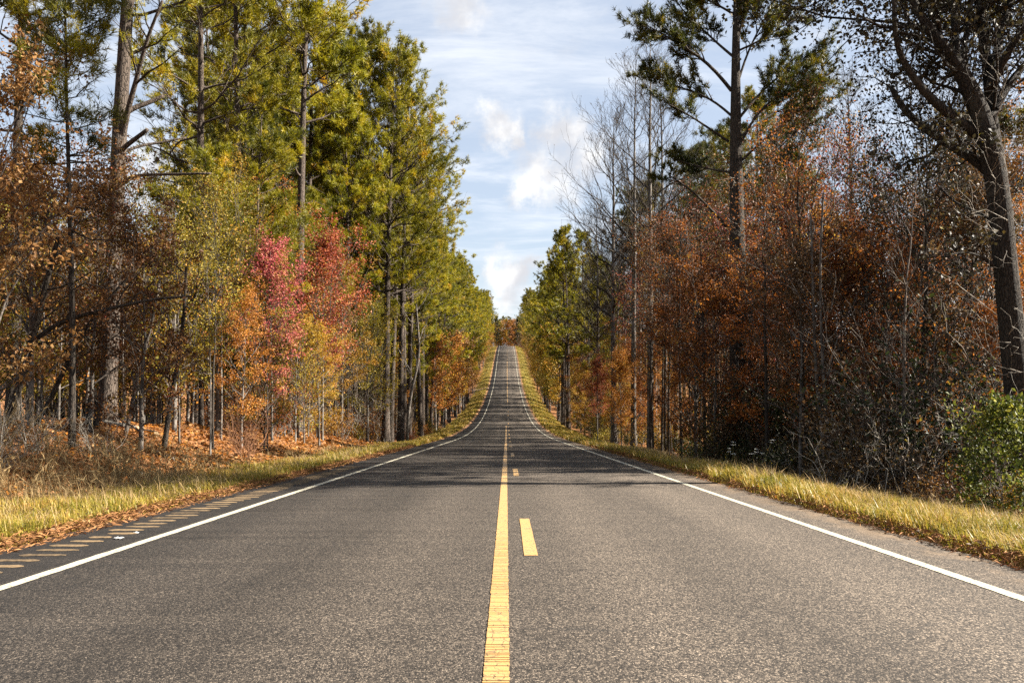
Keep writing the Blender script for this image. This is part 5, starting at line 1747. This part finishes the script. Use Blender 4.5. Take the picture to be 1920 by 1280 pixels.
def litter(seed, n, y0, y1, x0, x1, size, mats, name, pw=1.0, lift=0.012, aspect=0.6):
    g = np.random.default_rng(seed)
    y = sample_y(g, n, y0, y1, pw)
    x = x0 + (x1 - x0) * g.random(n)
    z = ground_z(x, y) + lift + np.abs(g.normal(0, 0.02, n))
    s = np.maximum(y / 14, 1.0) ** 0.5
    mb = MB()
    k = len(mats)
    sel = g.integers(0, k, n)
    for j in range(k):
        w_ = sel == j
        l = leaves(np.stack([x, y, z], -1)[w_], 1.0, g, aspect=aspect, upbias=2.2)
        V = l.v[0].reshape(-1, 4, 3)
        c = V.mean(1, keepdims=True)
        V = c + (V - c) * (size * s[w_])[:, None, None]
        l.v = [V.reshape(-1, 3)]
        mb.merge(l, j)
    o = link(name, mb.mesh(name, mats))
    o['kind'] = 'stuff'


litter(41, 34000, 12, 62, -7.4, -16, 0.10, [LEAF['bronze'], LEAF['orange'], M_STRAW_RED], 'fallen_leaves')
litter(42, 16000, 12, 60, 7.6, 14, 0.10, [LEAF['brown'], LEAF['rust'], LEAF['bronze']], 'fallen_leaves')
litter(43, 7000, 5, 40, -4.55, -8.4, 0.05, [LEAF['bronze'], LEAF['brown']], 'fallen_leaves', 1.3, 0.05)
litter(44, 5500, 6, 40, 4.0, 8.0, 0.05, [LEAF['rust'], LEAF['brown']], 'fallen_leaves', 1.3, 0.03)
litter(45, 14000, 5, 45, -4.45, -5.0, 0.10, [M_STRAW_RED], 'pine_straw', 1.3, 0.02, 0.05)
litter(46, 4000, 6, 45, 4.0, 4.5, 0.09, [M_STRAW_RED], 'pine_straw', 1.3, 0.03, 0.10)

# ------------------------------------------------------------------ labels for the repeats
ONES = ['', 'first', 'second', 'third', 'fourth', 'fifth', 'sixth', 'seventh', 'eighth', 'ninth', 'tenth', 'eleventh', 'twelfth', 'thirteenth', 'fourteenth', 'fifteenth', 'sixteenth', 'seventeenth', 'eighteenth', 'nineteenth']
TENS = {2: 'twent', 3: 'thirt', 4: 'fort', 5: 'fift', 6: 'sixt', 7: 'sevent', 8: 'eight', 9: 'ninet'}


def ordinal(n):
    if n < 20:
        return ONES[n]
    t, u = divmod(n, 10)
    return TENS[t] + ('ieth' if u == 0 else 'y-' + ONES[u])


for o in scene.objects:
    if o.parent is not None and o.name.split('.')[0] in ('branches', 'crown', 'leaves', 'canes', 'stems', 'vine_stems'):
        o['kind'] = 'stuff'
byk = {}
for th in THINGS:
    byk.setdefault((th[1], th[2]), []).append(th)
for (desc, side), lst in byk.items():
    where = 'on the rumble-strip side' if side == 'L' else 'opposite the rumble strip'
    lst.sort(key=lambda t: t[4])
    for i, (o, _, _, x, y) in enumerate(lst):
        o['group'] = '%ss %s' % (desc, where)
        if len(lst) == 1:
            o['label'] = 'the only %s %s' % (desc, where)
        else:
            o['label'] = '%s %s from the camera, %s' % (ordinal(i + 1), desc, where)
print('things', len([o for o in scene.objects if o.parent is None]), 'objects', len(scene.objects), 'tris', sum(sum(len(p.vertices) - 2 for p in m.polygons[:0]) + len(m.loops) // 3 for m in bpy.data.meshes))
